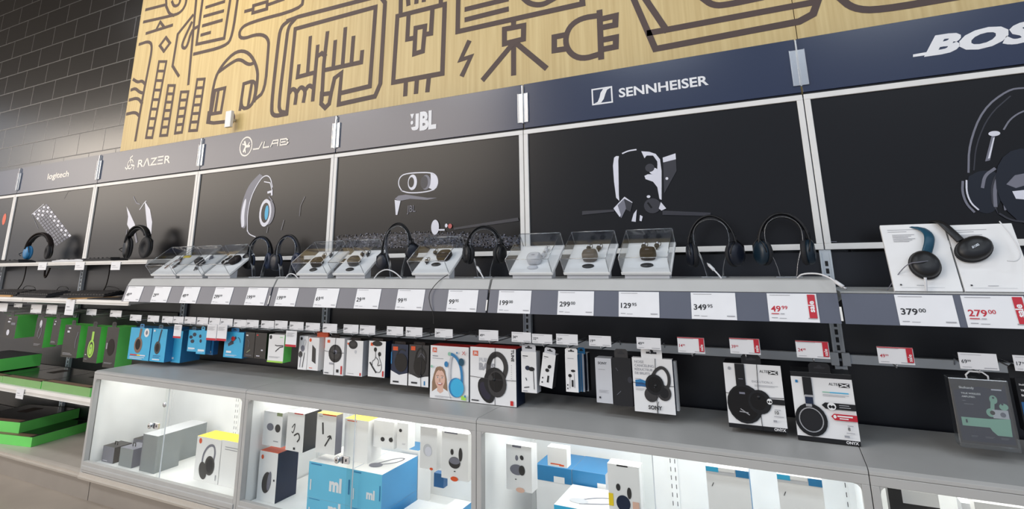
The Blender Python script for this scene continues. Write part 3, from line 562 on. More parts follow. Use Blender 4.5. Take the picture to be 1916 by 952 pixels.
HK = [(247, 588, 268, 599, '29', '99', 'leftmost hook over the bright blue headphone box'), (280, 589.5, 301, 601, '39', '99', 'hook over the second bright blue headphone box'), (307, 591, 327, 603, '49', '99', 'hook left of the small red ended tag'), (328, 591.5, 347, 604, '19', '99', 'hook above the small red ended tag'),
      (349, 592, 370, 604.5, '24', '99', 'hook above the left bright blue earbud pack'), (372, 593, 393, 606.5, '24', '99', 'hook above the right bright blue earbud pack'), (395, 594, 415, 608, '14', '99', 'hook over the pair of red ended tags'), (416, 595, 438.6, 609, '29', '99', 'hook over the left side of the wide bright blue pack'),
      (441, 597, 464, 611, '29', '99', 'hook over the right side of the wide bright blue pack'), (464.6, 597.6, 487, 611.5, '39', '99', 'hook over the left small black pack'), (492, 599, 516, 613, '49', '99', 'hook over the white and green cable box, left one'), (517.5, 599, 541, 614, '39', '99', 'hook over the white and green cable box, right one'),
      (545, 601, 571, 616, '59', '99', 'hook above the white wired earphone box'), (575, 603, 601.5, 617.5, '59', '99', 'hook above the orange card'), (607, 604.5, 633.5, 621, '69', '99', 'hook above the white box showing a round black speaker'), (645.6, 606, 673.3, 622, '59', '95', 'hook above the plain white box with black case'), (676, 607.5, 704.6, 624, '59', '99', 'hook above the white box showing tangled black earphones'),
      (726.5, 609.6, 756.7, 626, '79', '95', 'hook above the navy headphone box'), (761.7, 611, 792.5, 628, '79', '95', 'hook above the black and white headphone box'), (816, 614, 849, 630, '24', '95', 'hook above the box with a smiling child'), (898, 616, 934, 635.5, '49', '95', 'hook above the large white box with black headphones'),
      (959, 620, 995, 638.5, '34', '99', 'hook above the upright slim earphone box'), (997, 623.5, 1034.5, 641, '32', '99', 'hook above the tilted slim earphone box'), (1042, 623.5, 1082, 643, '21', '99', 'hook above the front to back row of slim boxes'), (1103, 626.5, 1144, 646, '19', '99', 'hook above the pale grey box panel'), (1191.6, 630, 1236.5, 651.5, '49', '99', 'hook with price tag above the white box with folding black headphones'),
      (1790, 658, 1861.7, 688, '69', '99', 'hook with price tag reading 69.99 above the dark blister pack'), (1891.8, 663, 1940, 692, '17', '99', 'hook with price tag at the right picture edge')]
for h_ in HK: hook(*h_[:6], 'steel '+h_[6])
for u0, v0, u1, v1, p, q, lb in [(1267.7, 629.5, 1317.6, 658, '14', '99', 'empty hook with red sale price tag, left of the black banded boxes'), (1364.5, 631, 1420.5, 660, '39', '99', 'hook with red sale price tag 39.99 above the left black banded headphone box'), (1487.5, 636, 1549, 667, '24', '99', 'hook with red sale price tag 24.99 above the right black banded headphone box'), (1639, 647, 1706, 678, '49', '99', 'empty hook with red sale price tag, right of the thick slotted upright')]:
    hook(u0, v0, u1, v1, p, q, 'steel '+lb, True)
for u0, v0, u1, v1, lb in [(1, 566.6, 18, 582, 'black hook with white tag at the left picture edge'), (30, 567, 45, 574, 'black hook with the small low white tag, far left'), (62, 569, 82, 585, 'black hook with white tag over the dark blister pack'), (91.5, 570, 110.6, 586.5, 'black hook with white tag left of the tall hanging tag'),
                           (129, 573, 139, 583, 'black hook hidden behind the tall white hanging tag'), (166, 577.6, 184, 588.7, 'black hook with white tag above the box with a lime headset'), (210, 580, 231, 592, 'black hook with white tag above the last green sided box')]:
    hook(u0, v0, u1, v1, '49', '99', lb, False, .27)
for u0, v0, u1, v1, lb in [(327, 606.5, 341, 632, 'small white hanging tag with red end left of the blue earbud packs'), (389, 606.5, 407, 636, 'left of the two white tags with red ends'), (408, 607, 426, 637, 'right of the two white tags with red ends'), (536, 618, 556, 648, 'white tag with red end right of the green sided box')]:
    a = ony(u0, v0, .315); b_ = ony(u1, v0, .315); c = ony(u0, v1, .315); wd = b_.x-a.x; h = a.z-c.z
    b = MB().box(0, wd, -.001, .001, -h, 0, 'tag_white').art((0, -.001, -h), (1, 0, 0), (0, 0, 1), .0004); b.rect(0, 0, wd, h*.14, 'ink_red'); b.lines(wd*.1, h*.85, wd*.7, .002, 5, 'ink_grey'); b.box(wd*.4, wd*.6, 0, .02, -.004, -.001, 'silver')
    tag(obj('hanging_tag', b, loc=(a.x, -.315, a.z)), lb, 'tag')

# ------------------------------------------------------------------ printed boxes
def draw(b, ops, W, Ht):
    for o in ops:
        k = o[0]
        if k == 'r': b.rect(o[1]*W, o[2]*Ht, o[3]*W, o[4]*Ht, o[5])
        elif k == 'e': b.oval(o[1]*W, o[2]*Ht, o[3]*W, o[4]*W, o[5], math.radians(o[6]) if len(o) > 6 else 0)
        elif k == 's': b.stroke([(x*W, z*Ht) for x, z in o[1]], o[2]*W, o[3])
        elif k == 'ss': b.stroke(sm([(x*W, z*Ht) for x, z in o[1]]), o[2]*W, o[3], cap=False)
        elif k == 'g': b.ring(o[1]*W, o[2]*Ht, o[3]*W, o[4]*W, o[5]*W, o[6], *(o[7:9] if len(o) > 7 else (0, 360)))
        elif k == 't': b.text(o[1], o[2]*W, o[3]*Ht, o[4]*W, o[5], o[6] if len(o) > 6 else 'l', .012 if len(o) < 8 else o[7], 0, 1, 0)
        elif k == 'l': b.lines(o[1]*W, o[2]*Ht, o[3]*W, o[4]*W, o[5], o[6])
        elif k == 'p': b.poly([(x*W, z*Ht) for x, z in o[1]], o[2])
def carton(name, x0, x1, z0, z1, d, depth, mats, ops, label, cat='box', tab=None, cord=None, group=None, tilt=0, lean=0, side=None):
    W, Ht = x1-x0, z1-z0; front, sd, top = mats
    t = thing(name, label, cat, (x0+W/2, -d, z0+(Ht if tilt else 0)), (lean, 0, 0), group)
    t.rotation_euler = (math.radians(lean), math.radians(tilt), 0)
    oz = -Ht if tilt else 0
    b = MB().boxm(-W/2, W/2, 0, depth, oz, oz+Ht, front, sd, top, side or sd); b.art((-W/2, 0, oz), (1, 0, 0), (0, 0, 1), .0004); draw(b, ops, W, Ht); obj('carton', b, t)
    if tab:
        tw, th, tm = tab; q = oz+Ht
        c = MB().prism([(-tw/2, q-.002), (tw/2, q-.002), (tw/2, q+th*.75), (tw/2-th*.25, q+th), (-tw/2+th*.25, q+th), (-tw/2, q+th*.75)], .002, .0035, tm)
        c.art((0, .002, q), (1, 0, 0), (0, 0, 1), .0004); c.rect(-tw*.25, th*.42, tw*.25, th*.6, 'ink'); c.oval(0, th*.6, th*.22, th*.2, 'ink'); obj('hang_tab', c, t)
    if cord:
        c = MB(); cx, cz = -W/2+cord[0]*W, oz+cord[1]*Ht
        c.tube([(cx+.004, -.0016, oz+Ht), (cx, -.003, cz), (cx+.002, -.0016, oz)], .0009, 'charcoal', 5); c.tube([(-W/2, -.0016, cz+.006), (cx, -.003, cz), (W/2, -.0016, cz+.002)], .0009, 'charcoal', 5)
        c.lathe([(-.005, .006), (0, .006)], 'black', 'y', 10, (cx, 0, cz)); obj('security_cord', c, t)
    return t
def hang(name, uTL, vTL, uTR, vBL, mats, ops, label, d=.285, depth=.06, zmin=.6655, **k):
    a = ony(uTL, vTL, d); b_ = ony(uTR, vTL+(uTR-uTL)*.06, d); c = ony(uTL, vBL, d)
    return carton(name, a.x, b_.x, max(zmin, c.z), a.z, d, depth, mats, ops, label, **k)
PW = ('paper', 'paper', 'paper')
BL = ('blue_box', 'blue_mid', 'blue_mid')
jl = [('r', .05, .93, .14, .98, 'logo_white')]
hang('headphone_box', 246, 612, 285, 672, BL, [('ss', [(.5, .98), (.48, .8), (.46, .62)], .10, 'earth'), ('e', .44, .46, .19, .22, 'earth'), ('e', .43, .48, .12, .15, 'brown_dark'), ('e', .78, .86, .12, .12, 'paper'), ('e', .78, .86, .05, .06, 'art_grey'), ('r', .12, .13, .45, .17, 'red'), ('r', .45, .13, .60, .17, 'yellow'), ('r', .6, .13, .85, .17, 'art_white'), ('l', .12, .08, .7, .02, 2, 'paper')], 'leftmost bright blue headphone box with a brown ear cup, hanging over the counter', depth=.09, tab=(.04, .022, 'blue_mid'))
hang('headphone_box', 287, 614, 314, 676, BL, [('ss', [(.62, .98), (.55, .8), (.5, .6)], .09, 'navy'), ('e', .45, .42, .21, .26, 'charcoal'), ('e', .45, .42, .12, .17, 'brown_dark'), ('r', .08, .90, .2, .96, 'logo_white'), ('l', .22, .17, .5, .03, 2, 'blue_deep'), ('r', .2, .05, .7, .08, 'logo_white')], 'second bright blue headphone box with a dark ear cup, beside the leftmost one', depth=.13, tab=(.04, .022, 'teal'))
hang('headphone_box', 326, 618, 343, 678, BL, [('r', .1, .1, .3, .16, 'logo_white')], 'bright blue box tucked behind the small red ended tag', d=.24, depth=.12)
EB = [('e', .66, .80, .20, .13, 'navy'), ('e', .3, .67, .18, .11, 'navy'), ('e', .5, .48, .2, .12, 'navy'), ('r', .12, .12, .85, .18, 'logo_white'), ('l', .12, .08, .6, .02, 1, 'paper')]
hang('earbud_pack', 354, 617, 371, 657, BL, EB, 'left bright blue earbud pack with three dark shapes', depth=.02, tab=(.035, .018, 'teal'))
hang('earbud_pack', 371, 617.5, 388, 662, BL, [('e', .3, .75, .13, .12, 'navy'), ('e', .4, .55, .12, .12, 'navy'), ('r', .2, .12, .9, .20, 'logo_white'), ('l', .12, .08, .6, .02, 1, 'paper')], 'right bright blue earbud pack, in front of a deeper blue one', depth=.03, tab=(.03, .02, 'blue_box'))
hang('earbud_pack', 386, 622, 402, 663, ('blue_mid', 'blue_deep', 'blue_mid'), [('r', .2, .3, .5, .45, 'navy'), ('r', .5, .1, .8, .18, 'logo_white')], 'blue earbud pack half behind the right blue earbud pack', d=.25, depth=.03)
hang('earbud_pack', 422, 620, 457, 668, BL, [('s', [(.25, .50), (.45, .58)], .1, 'navy'), ('s', [(.32, .55), (.58, .78)], .09, 'navy'), ('e', .45, .74, .10, .08, 'red'), ('ss', [(.7, .8), (.8, .75), (.85, .6)], .02, 'navy'), ('r', .15, .18, .42, .26, 'logo_white'), ('l', .12, .10, .6, .015, 2, 'paper')], 'wide bright blue pack with two dark stick shapes, alone between tags', depth=.04, tab=(.06, .02, 'blue_mid'))
BK = ('pack_dark', 'black', 'black')
hang('earbud_pack', 460, 621, 478, 668, BK, [('r', .1, .85, .3, .9, 'logo_white'), ('s', [(.3, .2), (.6, .3)], .06, 'sage'), ('r', .2, .08, .8, .1, 'art_grey'), ('ss', [(.3, .7), (.5, .6), (.4, .4)], .03, 'art_grey')], 'left small black hanging pack', depth=.04)
hang('earbud_pack', 479, 622, 500, 670, BK, [('r', .1, .88, .25, .93, 'red'), ('r', .2, .08, .5, .11, 'art_white'), ('r', .6, .3, .75, .35, 'art_white')], 'right small black hanging pack beside the white and green box', depth=.05)
hang('cable_box', 504, 625, 533, 677, ('paper', 'green', 'paper'), [('e', .12, .9, .08, .09, 'ink'), ('s', [(.45, .62), (.55, .60), (.95, .62)], .04, 'ink'), ('s', [(.5, .4), (.75, .55), (.95, .58)], .04, 'ink'), ('r', .72, .9, .9, .92, 'green'), ('l', .1, .2, .7, .02, 2, 'ink_grey'), ('r', 0, 0, 1, .06, 'lime')], 'white box with green side showing a black cable', depth=.05)
JB = lambda: [('e', .14, .92, .07, .07, 'orange')]
a = ony(590, 626, .27)
hang('card_pack', 594, 620, 614, 650, ('orange', 'orange', 'orange'), [], 'orange card behind the white wired earphone box', d=.25, depth=.01)
hang('earphone_box', 561, 628, 577, 691, PW, [('e', .25, .92, .12, .13, 'charcoal'), ('e', .45, .63, .22, .26, 'art_grey'), ('e', .25, .45, .22, .26, 'charcoal'), ('ss', [(.6, .65), (.85, .85), (.6, .92), (.5, .7)], .03, 'ink_grey'), ('s', [(.3, .4), (.25, .08)], .06, 'art_grey'), ('s', [(.7, .5), (.55, .08)], .06, 'charcoal')], 'white box with two grey wired earphones, beside the orange card', depth=.06)
hang('earphone_box', 578, 631, 598, 692, PW, [('e', .18, .92, .11, .12, 'orange'), ('p', [(.38, .78), (.72, .66), (.78, .2), (.42, .28)], 'charcoal'), ('r', .2, .06, .5, .08, 'orange')], 'white box showing a slim black slab, right of the wired earphone box', depth=.05, side='paper')
hang('speaker_box', 609, 631, 645, 700, PW, [('r', .12, .86, .26, .94, 'orange'), ('e', .56, .58, .34, .33, 'black'), ('e', .56, .60, .26, .24, 'charcoal'), ('e', .56, .62, .1, .08, 'art_grey'), ('r', .28, .28, .5, .33, 'ink_grey'), ('r', .66, .08, .78, .16, 'black'), ('r', .88, .04, .95, .26, 'red'), ('r', .06, .04, .28, .06, 'ink')], 'white box showing a round black case, with security cord', depth=.05, tab=(.05, .02, 'brown_dark'), cord=(.52, .6))
hang('earbud_box', 650, 636, 680, 702, ('paper', 'card_grey', 'brown_dark'), [('e', .38, .88, .28, .20, 'black'), ('e', .38, .89, .18, .10, 'charcoal'), ('e', .55, .68, .06, .08, 'card_grey'), ('l', .1, .06, .4, .015, 1, 'ink'), ('r', .86, .02, .94, .1, 'red'), ('e', .08, .9, .05, .05, 'orange')], 'nearly plain white box with a black oval case near the top', depth=.07, tab=(.06, .012, 'brown_dark'))
hang('earphone_box', 691, 637, 722, 704, ('paper', 'navy', 'brown_dark'), [('r', .1, .86, .26, .95, 'orange'), ('e', .5, .93, .3, .12, 'black'), ('e', .4, .76, .09, .10, 'black'), ('e', .66, .64, .09, .10, 'black'), ('ss', [(.4, .76), (.45, .5), (.2, .42), (.3, .2), (.7, .1), (.85, .3), (.6, .6), (.66, .64)], .025, 'ink'), ('ss', [(.1, .4), (.3, .25), (.5, .12)], .07, 'black'), ('ss', [(.45, .55), (.65, .45), (.55, .3), (.75, .35)], .03, 'charcoal'), ('r', .86, .03, .94, .18, 'red')], 'white box showing tangled black wireless earphones', depth=.05, tab=(.06, .012, 'brown_dark'))
hang('headphone_box', 733, 643, 764, 718, ('navy', 'black', 'brown_dark'), [('r', 0, 0, 1, .22, 'paper'), ('p', [(0, .22), (1, .22), (1, .30), (.5, .24), (0, .34)], 'paper'), ('r', .1, .84, .4, .94, 'orange'), ('e', .6, .55, .38, .42, 'black_gloss'), ('ss', [(.3, .7), (.5, .9), (.85, .85)], .06, 'black'), ('r', 0, .5, .06, .8, 'blue_mid'), ('r', .15, .05, .5, .09, 'ink')], 'navy and white box with dark headphones, left of the black one', depth=.06, tab=(.06, .012, 'brown_dark'))
hang('headphone_box', 766, 644, 803, 721, ('charcoal', 'black', 'brown_dark'), [('r', 0, 0, 1, .20, 'paper'), ('p', [(0, .20), (1, .20), (1, .27), (.5, .20), (0, .30)], 'paper'), ('r', .1, .86, .32, .96, 'orange'), ('ss', [(.3, .55), (.4, .85), (.6, .95), (.85, .8), (.85, .55)], .06, 'black_gloss'), ('e', .55, .48, .3, .36, 'black_gloss'), ('ss', [(.5, .7), (.62, .82), (.8, .7)], .02, 'art_grey'), ('r', .15, .06, .45, .10, 'ink'), ('r', .78, .04, .84, .14, 'blue_mid')], 'black and white box with glossy black headphones, beside the child box', depth=.06, tab=(.06, .012, 'brown_dark'), cord=(.62, .25))
GIRL = [('r', .055, .87, .17, .96, 'orange'), ('t', 'JBL', .07, .895, .05, 'paper'), ('r', .06, .79, .2, .81, 'ink_grey'), ('r', .06, .75, .35, .76, 'ink_grey'),
        # child with long hair
        ('p', [(.06, .02), (.06, .30), (.10, .45), (.16, .58), (.27, .61), (.38, .55), (.44, .38), (.46, .2), (.48, .02)], 'hair'), ('p', [(.02, .0), (.06, .12), (.20, .20), (.36, .20), (.5, .14), (.56, .0)], 'paper'), ('p', [(.2, .14), (.2, .25), (.36, .25), (.36, .14), (.28, .1)], 'skin'),
        ('e', .27, .37, .135, .19, 'skin'), ('p', [(.13, .42), (.2, .56), (.27, .52), (.36, .55), (.41, .42), (.40, .52), (.33, .60), (.2, .60), (.14, .52)], 'hair'),
        ('e', .21, .40, .022, .014, 'paper'), ('e', .33, .40, .022, .014, 'paper'), ('e', .21, .40, .011, .012, 'ink'), ('e', .33, .40, .011, .012, 'ink'), ('s', [(.18, .43), (.24, .435)], .010, 'hair'), ('s', [(.30, .435), (.36, .43)], .010, 'hair'), ('s', [(.27, .38), (.26, .335), (.28, .33)], .007, 'earth'), ('p', [(.20, .30), (.34, .30), (.31, .265), (.27, .255), (.23, .265)], 'lips'), ('p', [(.215, .298), (.325, .298), (.30, .278), (.24, .278)], 'paper'),
        # blue kids' headphones
        ('ss', [(.53, .35), (.52, .55), (.56, .82), (.62, .84)], .05, 'card_grey'), ('ss', [(.56, .86), (.68, .82), (.80, .68), (.85, .48), (.84, .3)], .06, 'blue_mid'), ('e', .83, .72, .07, .08, 'teal'), ('e', .44, .66, .05, .06, 'blue_mid'), ('e', .52, .86, .04, .04, 'mint'), ('e', .70, .24, .19, .20, 'blue_mid'), ('e', .73, .24, .17, .185, 'blue_box'), ('e', .06, .60, .03, .03, 'mint'), ('e', .72, .89, .02, .02, 'blue_mid'), ('s', [(.86, .86), (.92, .92)], .012, 'red'), ('s', [(.86, .92), (.94, .86)], .012, 'lips'), ('r', .16, .05, .6, .06, 'ink_grey'), ('r', .16, .03, .5, .035, 'ink_grey'), ('r', .84, .03, .96, .10, 'lime'), ('r', .92, .08, .96, .12, 'blue_mid')]
hang('headphone_box', 806, 645.5, 877, 745, ('paper', 'card_grey', 'red'), GIRL, 'white box with a smiling child and light blue headphones, standing on the counter', depth=.07)
TUNE = [('r', .06, .84, .18, .93, 'orange'), ('t', 'JBL', .075, .865, .05, 'paper'), ('t', 'PURE', .20, .74, .07, 'card_grey', 'l', .04), ('t', 'BASS', .20, .60, .115, 'ink_grey', 'l', .05),
        ('ss', [(.40, .55), (.42, .74), (.50, .88), (.64, .90), (.76, .80), (.80, .65), (.74, .50)], .095, 'charcoal'), ('ss', [(.40, .70), (.46, .82), (.58, .88)], .075, 'black'),
        ('e', .36, .24, .16, .24, 'black', 30), ('e', .34, .23, .10, .17, 'purple', 30), ('e', .55, .40, .24, .26, 'black'), ('e', .60, .37, .20, .24, 'charcoal'), ('e', .58, .40, .15, .18, 'black_gloss'), ('e', .46, .47, .05, .05, 'charcoal'), ('r', .04, .04, .2, .06, 'ink'), ('r', .88, .02, .94, .10, 'red')]
t = hang('headphone_box', 880, 648, 965, 757, ('paper', 'navy', 'red'), TUNE, 'large white box showing black folding headphones, standing on the counter', depth=.08, cord=(.54, .44), d=.287)
b = MB().art((0, -.0004, 0), (1, 0, 0), (0, 0, 1)); b.text('TUNE', .085, .212, .012, 'ink', 'l', .03, 0, 1, -PI/2); b.lines(.084, .15, .003, .004, 8, 'ink_grey'); obj('spine_print', b, t)
SN = [('r', .1, .88, .45, .9, 'ink'), ('r', .1, .84, .3, .85, 'ink_grey')]
hang('earphone_box', 975, 657, 1003, 733, ('paper', 'card_grey', 'paper'), SN+[('e', .42, .60, .16, .13, 'navy'), ('e', .68, .58, .2, .12, 'black'), ('s', [(.80, .55), (.84, .1)], .04, 'charcoal'), ('s', [(.3, .35), (.35, .3)], .05, 'ink'), ('s', [(.2, .12), (.5, .14)], .05, 'ink'), ('r', .1, .03, .4, .05, 'ink_grey')], 'white earphone box with dark blue buds, left of the tilted one', depth=.04, tab=(.06, .028, 'card_grey'))
hang('earphone_box', 1016, 661, 1040, 724, ('paper', 'charcoal', 'paper'), SN+[('e', .62, .62, .14, .12, 'black', 40), ('e', .48, .5, .15, .12, 'black'), ('r', .55, .15, .68, .35, 'black'), ('e', .2, .25, .05, .06, 'ink'), ('e', .2, .12, .05, .06, 'ink')], 'slim white earphone box hanging at a tilt', depth=.035, tab=(.045, .022, 'card_grey'), tilt=9)
hang('earphone_box', 1057, 662, 1080, 732, ('paper', 'blue_mid', 'paper'), [('r', .2, .88, .7, .895, 'ink_grey'), ('e', .62, .56, .18, .09, 'black'), ('e', .36, .43, .14, .12, 'black'), ('s', [(.36, .4), (.34, .1)], .025, 'ink'), ('s', [(.7, .5), (.72, .12)], .025, 'ink'), ('r', .48, .14, .62, .32, 'black'), ('e', .16, .18, .05, .06, 'ink'), ('e', .16, .09, .05, .06, 'ink')], 'slim white earphone box at the front of a row, below tag 21.99', depth=.03, tab=(.05, .022, 'paper'))
hang('earphone_box', 1083, 661, 1092, 732, ('card_grey', 'navy', 'paper'), [('r', .3, 0, .6, 1, 'blue_mid')], 'slim white and blue earphone box just behind the front one', d=.24, depth=.03, tab=(.03, .022, 'blue_mid'))
hang('earphone_box', 1093, 660, 1099, 731, ('card_grey', 'black', 'paper'), [], 'last slim box of the row below tag 21.99', d=.20, depth=.03)
hang('earphone_box', 1113, 669, 1143, 752, ('card_grey', 'black', 'card_grey'), [('t', 'SONY', .18, .86, .14, 'ink'), ('r', .18, .74, .6, .75, 'ink_grey'), ('l', .18, .28, .6, .02, 4, 'ink_grey'), ('r', .18, .1, .28, .14, 'ink')], 'pale grey box panel left of the dark hanging pack', depth=.05)
hang('headphone_box', 1144, 668, 1180, 757, ('black_soft', 'black', 'black'), [('s', [(.2, .78), (.3, .72)], .015, 'art_grey'), ('s', [(.2, .22), (.4, .30)], .02, 'art_grey'), ('e', .9, .55, .12, .15, 'art_dim')], 'dark unprinted pack between the pale grey panel and the white box', depth=.07, tab=(.05, .03, 'charcoal'))
SONY = [('t', 'NOISE', .06, .90, .060, 'ink_grey'), ('t', 'CANCELING', .06, .83, .060, 'ink_grey'), ('t', 'RÉDUCTEUR', .06, .76, .055, 'ink_grey'), ('t', 'DE BRUITS', .06, .69, .055, 'ink_grey'), ('r', .06, .60, .2, .61, 'ink_grey'), ('p', [(.06, .58), (.2, .6), (.38, .56), (.38, .46), (.2, .5), (.06, .46)], 'blue_mid'), ('p', [(.06, .53), (.22, .55), (.38, .5), (.38, .46), (.2, .47), (.06, .46)], 'blue_deep'),
        ('ss', [(.50, .68), (.60, .80), (.76, .86), (.90, .74), (.90, .55), (.82, .46)], .075, 'charcoal'), ('e', .44, .33, .17, .17, 'charcoal'), ('e', .76, .38, .17, .18, 'charcoal'), ('e', .76, .38, .11, .12, 'black'), ('e', .54, .52, .23, .24, 'black'), ('e', .54, .52, .17, .18, 'black_gloss'), ('s', [(.53, .47), (.55, .53)], .012, 'art_grey'), ('l', .06, .43, .25, .01, 3, 'ink_grey'), ('t', 'SONY', .52, .07, .085, 'ink', 'c', .03), ('ss', [(.4, .2), (.44, .25)], .012, 'ink'), ('ss', [(.62, .22), (.58, .15), (.56, 0)], .012, 'ink')]
t = hang('headphone_box', 1182, 668, 1257, 768, ('paper', 'navy', 'paper'), SONY, 'white hanging box with three black ear cups pictured and a white tab', depth=.022, tab=(.075, .036, 'paper'), cord=(.56, .5))
hang('headphone_box', 1259, 676, 1264, 768, PW, [], 'identical white box just behind the hanging box with three ear cups', d=.22, depth=.022)
AL1 = [('r', 0, 0, 1, .065, 'black'), ('t', 'ONYX', .97, .015, .045, 'paper', 'r', .03), ('t', 'ALTEC', .63, .88, .045, 'ink', 'l', .0), ('r', .78, .86, .94, .92, 'black'), ('s', [(.80, .87), (.92, .91)], .015, 'paper'), ('s', [(.80, .91), (.92, .87)], .015, 'paper'), ('t', 'EVOLUTION X', .48, .72, .038, 'ink_grey', 'l', 0), ('l', .52, .68, .4, .01, 2, 'ink_grey'), ('e', .10, .92, .025, .03, 'ink_grey'),
       ('r', .20, .55, .37, 1.0, 'black'), ('e', .32, .38, .31, .34, 'black'), ('e', .30, .38, .27, .30, 'black_gloss'), ('e', .58, .43, .20, .21, 'black'), ('e', .56, .44, .14, .15, 'black_gloss'), ('s', [(.22, .26), (.36, .25)], .016, 'silver'), ('s', [(.24, .30), (.38, .22)], .016, 'silver'), ('r', .24, .53, .34, .56, 'art_grey'), ('r', .25, .76, .33, .77, 'art_grey'), ('p', [(.74, .49), (.68, .45), (.74, .41), (1, .41), (1, .49)], 'black'), ('e', .75, .45, .045, .05, 'paper'), ('e', .73, .445, .016, .018, 'black'), ('e', .77, .445, .016, .018, 'black'), ('t', '10', .82, .27, .055, 'ink', 'l', .02), ('r', .82, .33, .92, .34, 'ink_grey'), ('r', .8, .23, .96, .24, 'ink_grey'), ('r', .78, .15, .84, .18, 'ink_grey')]
AL2 = [('r', 0, .93, 1, 1, 'black'), ('r', 0, 0, 1, .065, 'black'), ('t', 'ONYX', .97, .015, .045, 'paper', 'r', .03), ('t', 'ALTEC', .62, .83, .045, 'ink', 'l', 0), ('r', .78, .81, .95, .87, 'black'), ('s', [(.80, .82), (.93, .86)], .015, 'paper'), ('s', [(.80, .86), (.93, .82)], .015, 'paper'), ('r', .50, .72, .62, .735, 'mint'), ('r', .62, .72, .92, .735, 'blue_box'), ('l', .5, .69, .42, .01, 2, 'ink_grey'), ('r', .07, .84, .11, .88, 'blue_mid'),
       ('r', .19, .66, .34, .93, 'black'), ('r', .20, .63, .34, .67, 'silver'), ('r', .20, .5, .33, .64, 'navy'), ('e', .26, .31, .265, .28, 'black'), ('g', .26, .31, .195, .205, .018, 'silver'), ('e', .26, .31, .17, .18, 'black_soft'), ('r', .20, .50, .30, .54, 'silver'), ('p', [(.52, .58), (.46, .54), (.52, .49), (1, .49), (1, .58)], 'black'), ('e', .62, .53, .07, .065, 'paper'), ('e', .595, .525, .025, .027, 'black'), ('e', .645, .525, .025, .027, 'black'), ('r', .74, .55, .9, .56, 'ink_grey'), ('r', .74, .52, .92, .53, 'ink_grey'), ('p', [(.64, .43), (.59, .39), (.64, .34), (1, .34), (1, .43)], 'ink_red'), ('e', .65, .39, .025, .03, 'paper'), ('r', .69, .39, .93, .41, 'paper'), ('r', .72, .36, .86, .375, 'paper'), ('t', '8', .83, .21, .055, 'ink', 'l', .02), ('r', .83, .27, .92, .28, 'ink_grey'), ('r', .8, .17, .93, .18, 'ink_grey'), ('r', .76, .11, .84, .14, 'ink_grey')]
hang('headphone_box', 1353, 678, 1460, 797, ('paper', 'black', 'black'), AL1, 'white and black box with a vertical black headband, left of the red arrow box', depth=.09, tab=(.06, .03, 'black'), cord=(.57, .5), d=.292)
hang('headphone_box', 1478, 694, 1592, 821, ('paper', 'black', 'black'), AL2, 'white and black box with a silver ringed ear cup and a red arrow', depth=.09, tab=(.06, .03, 'black'), d=.292)
RAY = [('r', .03, .04, .97, .97, 'navy'), ('p', [(.0, 1), (0, .8), (.5, .88), (.9, .84), (1, 1)], 'charcoal'), ('t', 'Skullcandy', .14, .84, .045, 'paper', 'l', .02), ('t', 'TRUE WIRELESS', .16, .755, .035, 'paper', 'l', .02), ('t', 'AMPLIFIED.', .16, .705, .035, 'paper', 'l', .02), ('r', .72, .84, .9, .86, 'art_white'), ('r', .16, .65, .22, .66, 'art_grey'), ('r', .18, .6, .35, .61, 'art_grey'),
       ('r', .08, .27, .62, .40, 'mint'), ('p', [(.56, .40), (.95, .42), (.93, .16), (.68, .16), (.60, .22), (.55, .3)], 'mint'), ('e', .72, .70, .07, .09, 'mint'), ('e', .88, .60, .08, .07, 'mint'), ('s', [(.70, .68), (.66, .5)], .07, 'mint'), ('e', .64, .50, .09, .09, 'mint'), ('r', .66, .42, .94, .55, 'card_grey'), ('e', .66, .5, .045, .045, 'charcoal'), ('e', .84, .48, .05, .05, 'art_grey'), ('e', .72, .73, .02, .02, 'navy'), ('e', .86, .64, .02, .02, 'navy'), ('r', .15, .32, .18, .37, 'navy'), ('l', .2, .13, .12, .01, 2, 'art_grey'), ('l', .45, .13, .16, .01, 2, 'art_grey'), ('l', .72, .13, .14, .01, 2, 'art_grey')]
a = ony(1777, 706, .30); b_ = ony(1881, 712, .30); c = ony(1777, 826, .30)
t = thing('blister_pack', 'dark blister pack with mint green earbuds at right', 'package', ((a.x+b_.x)/2, -.30, c.z)); W, Ht = b_.x-a.x, a.z-c.z
b = MB().box(-W/2, W/2, .004, .008, 0, Ht, 'charcoal').art((-W/2, .004, 0), (1, 0, 0), (0, 0, 1), .0004); draw(b, RAY, W, Ht); obj('card_insert', b, t)
obj('blister_shell', MB().box(-W/2-.006, W/2+.004, -.006, .04, -.010, Ht+.002, 'blister'), t, bevel=.003)
obj('hanger_ring', MB().tube([(x, .001, z) for x, z in [(-.022, Ht), (-.024, Ht+.010), (-.014, Ht+.020), (.014, Ht+.020), (.026, Ht+.010), (.026, Ht)]], .0025, 'cord', 6), t)
hang('earbud_box', 1898, 706, 1950, 806, ('black', 'black', 'black'), [('r', .06, 0, 1, .55, 'blue_deep'), ('e', .5, .3, .2, .25, 'blue_box'), ('t', 'Skullcandy', .1, .86, .07, 'paper', 'l', .02), ('t', 'TRUE', .12, .75, .08, 'paper', 'l', .03), ('t', 'BASS', .12, .66, .08, 'paper', 'l', .03)], 'black and blue box cut by the right picture edge', depth=.04, tab=(.08, .035, 'black'))

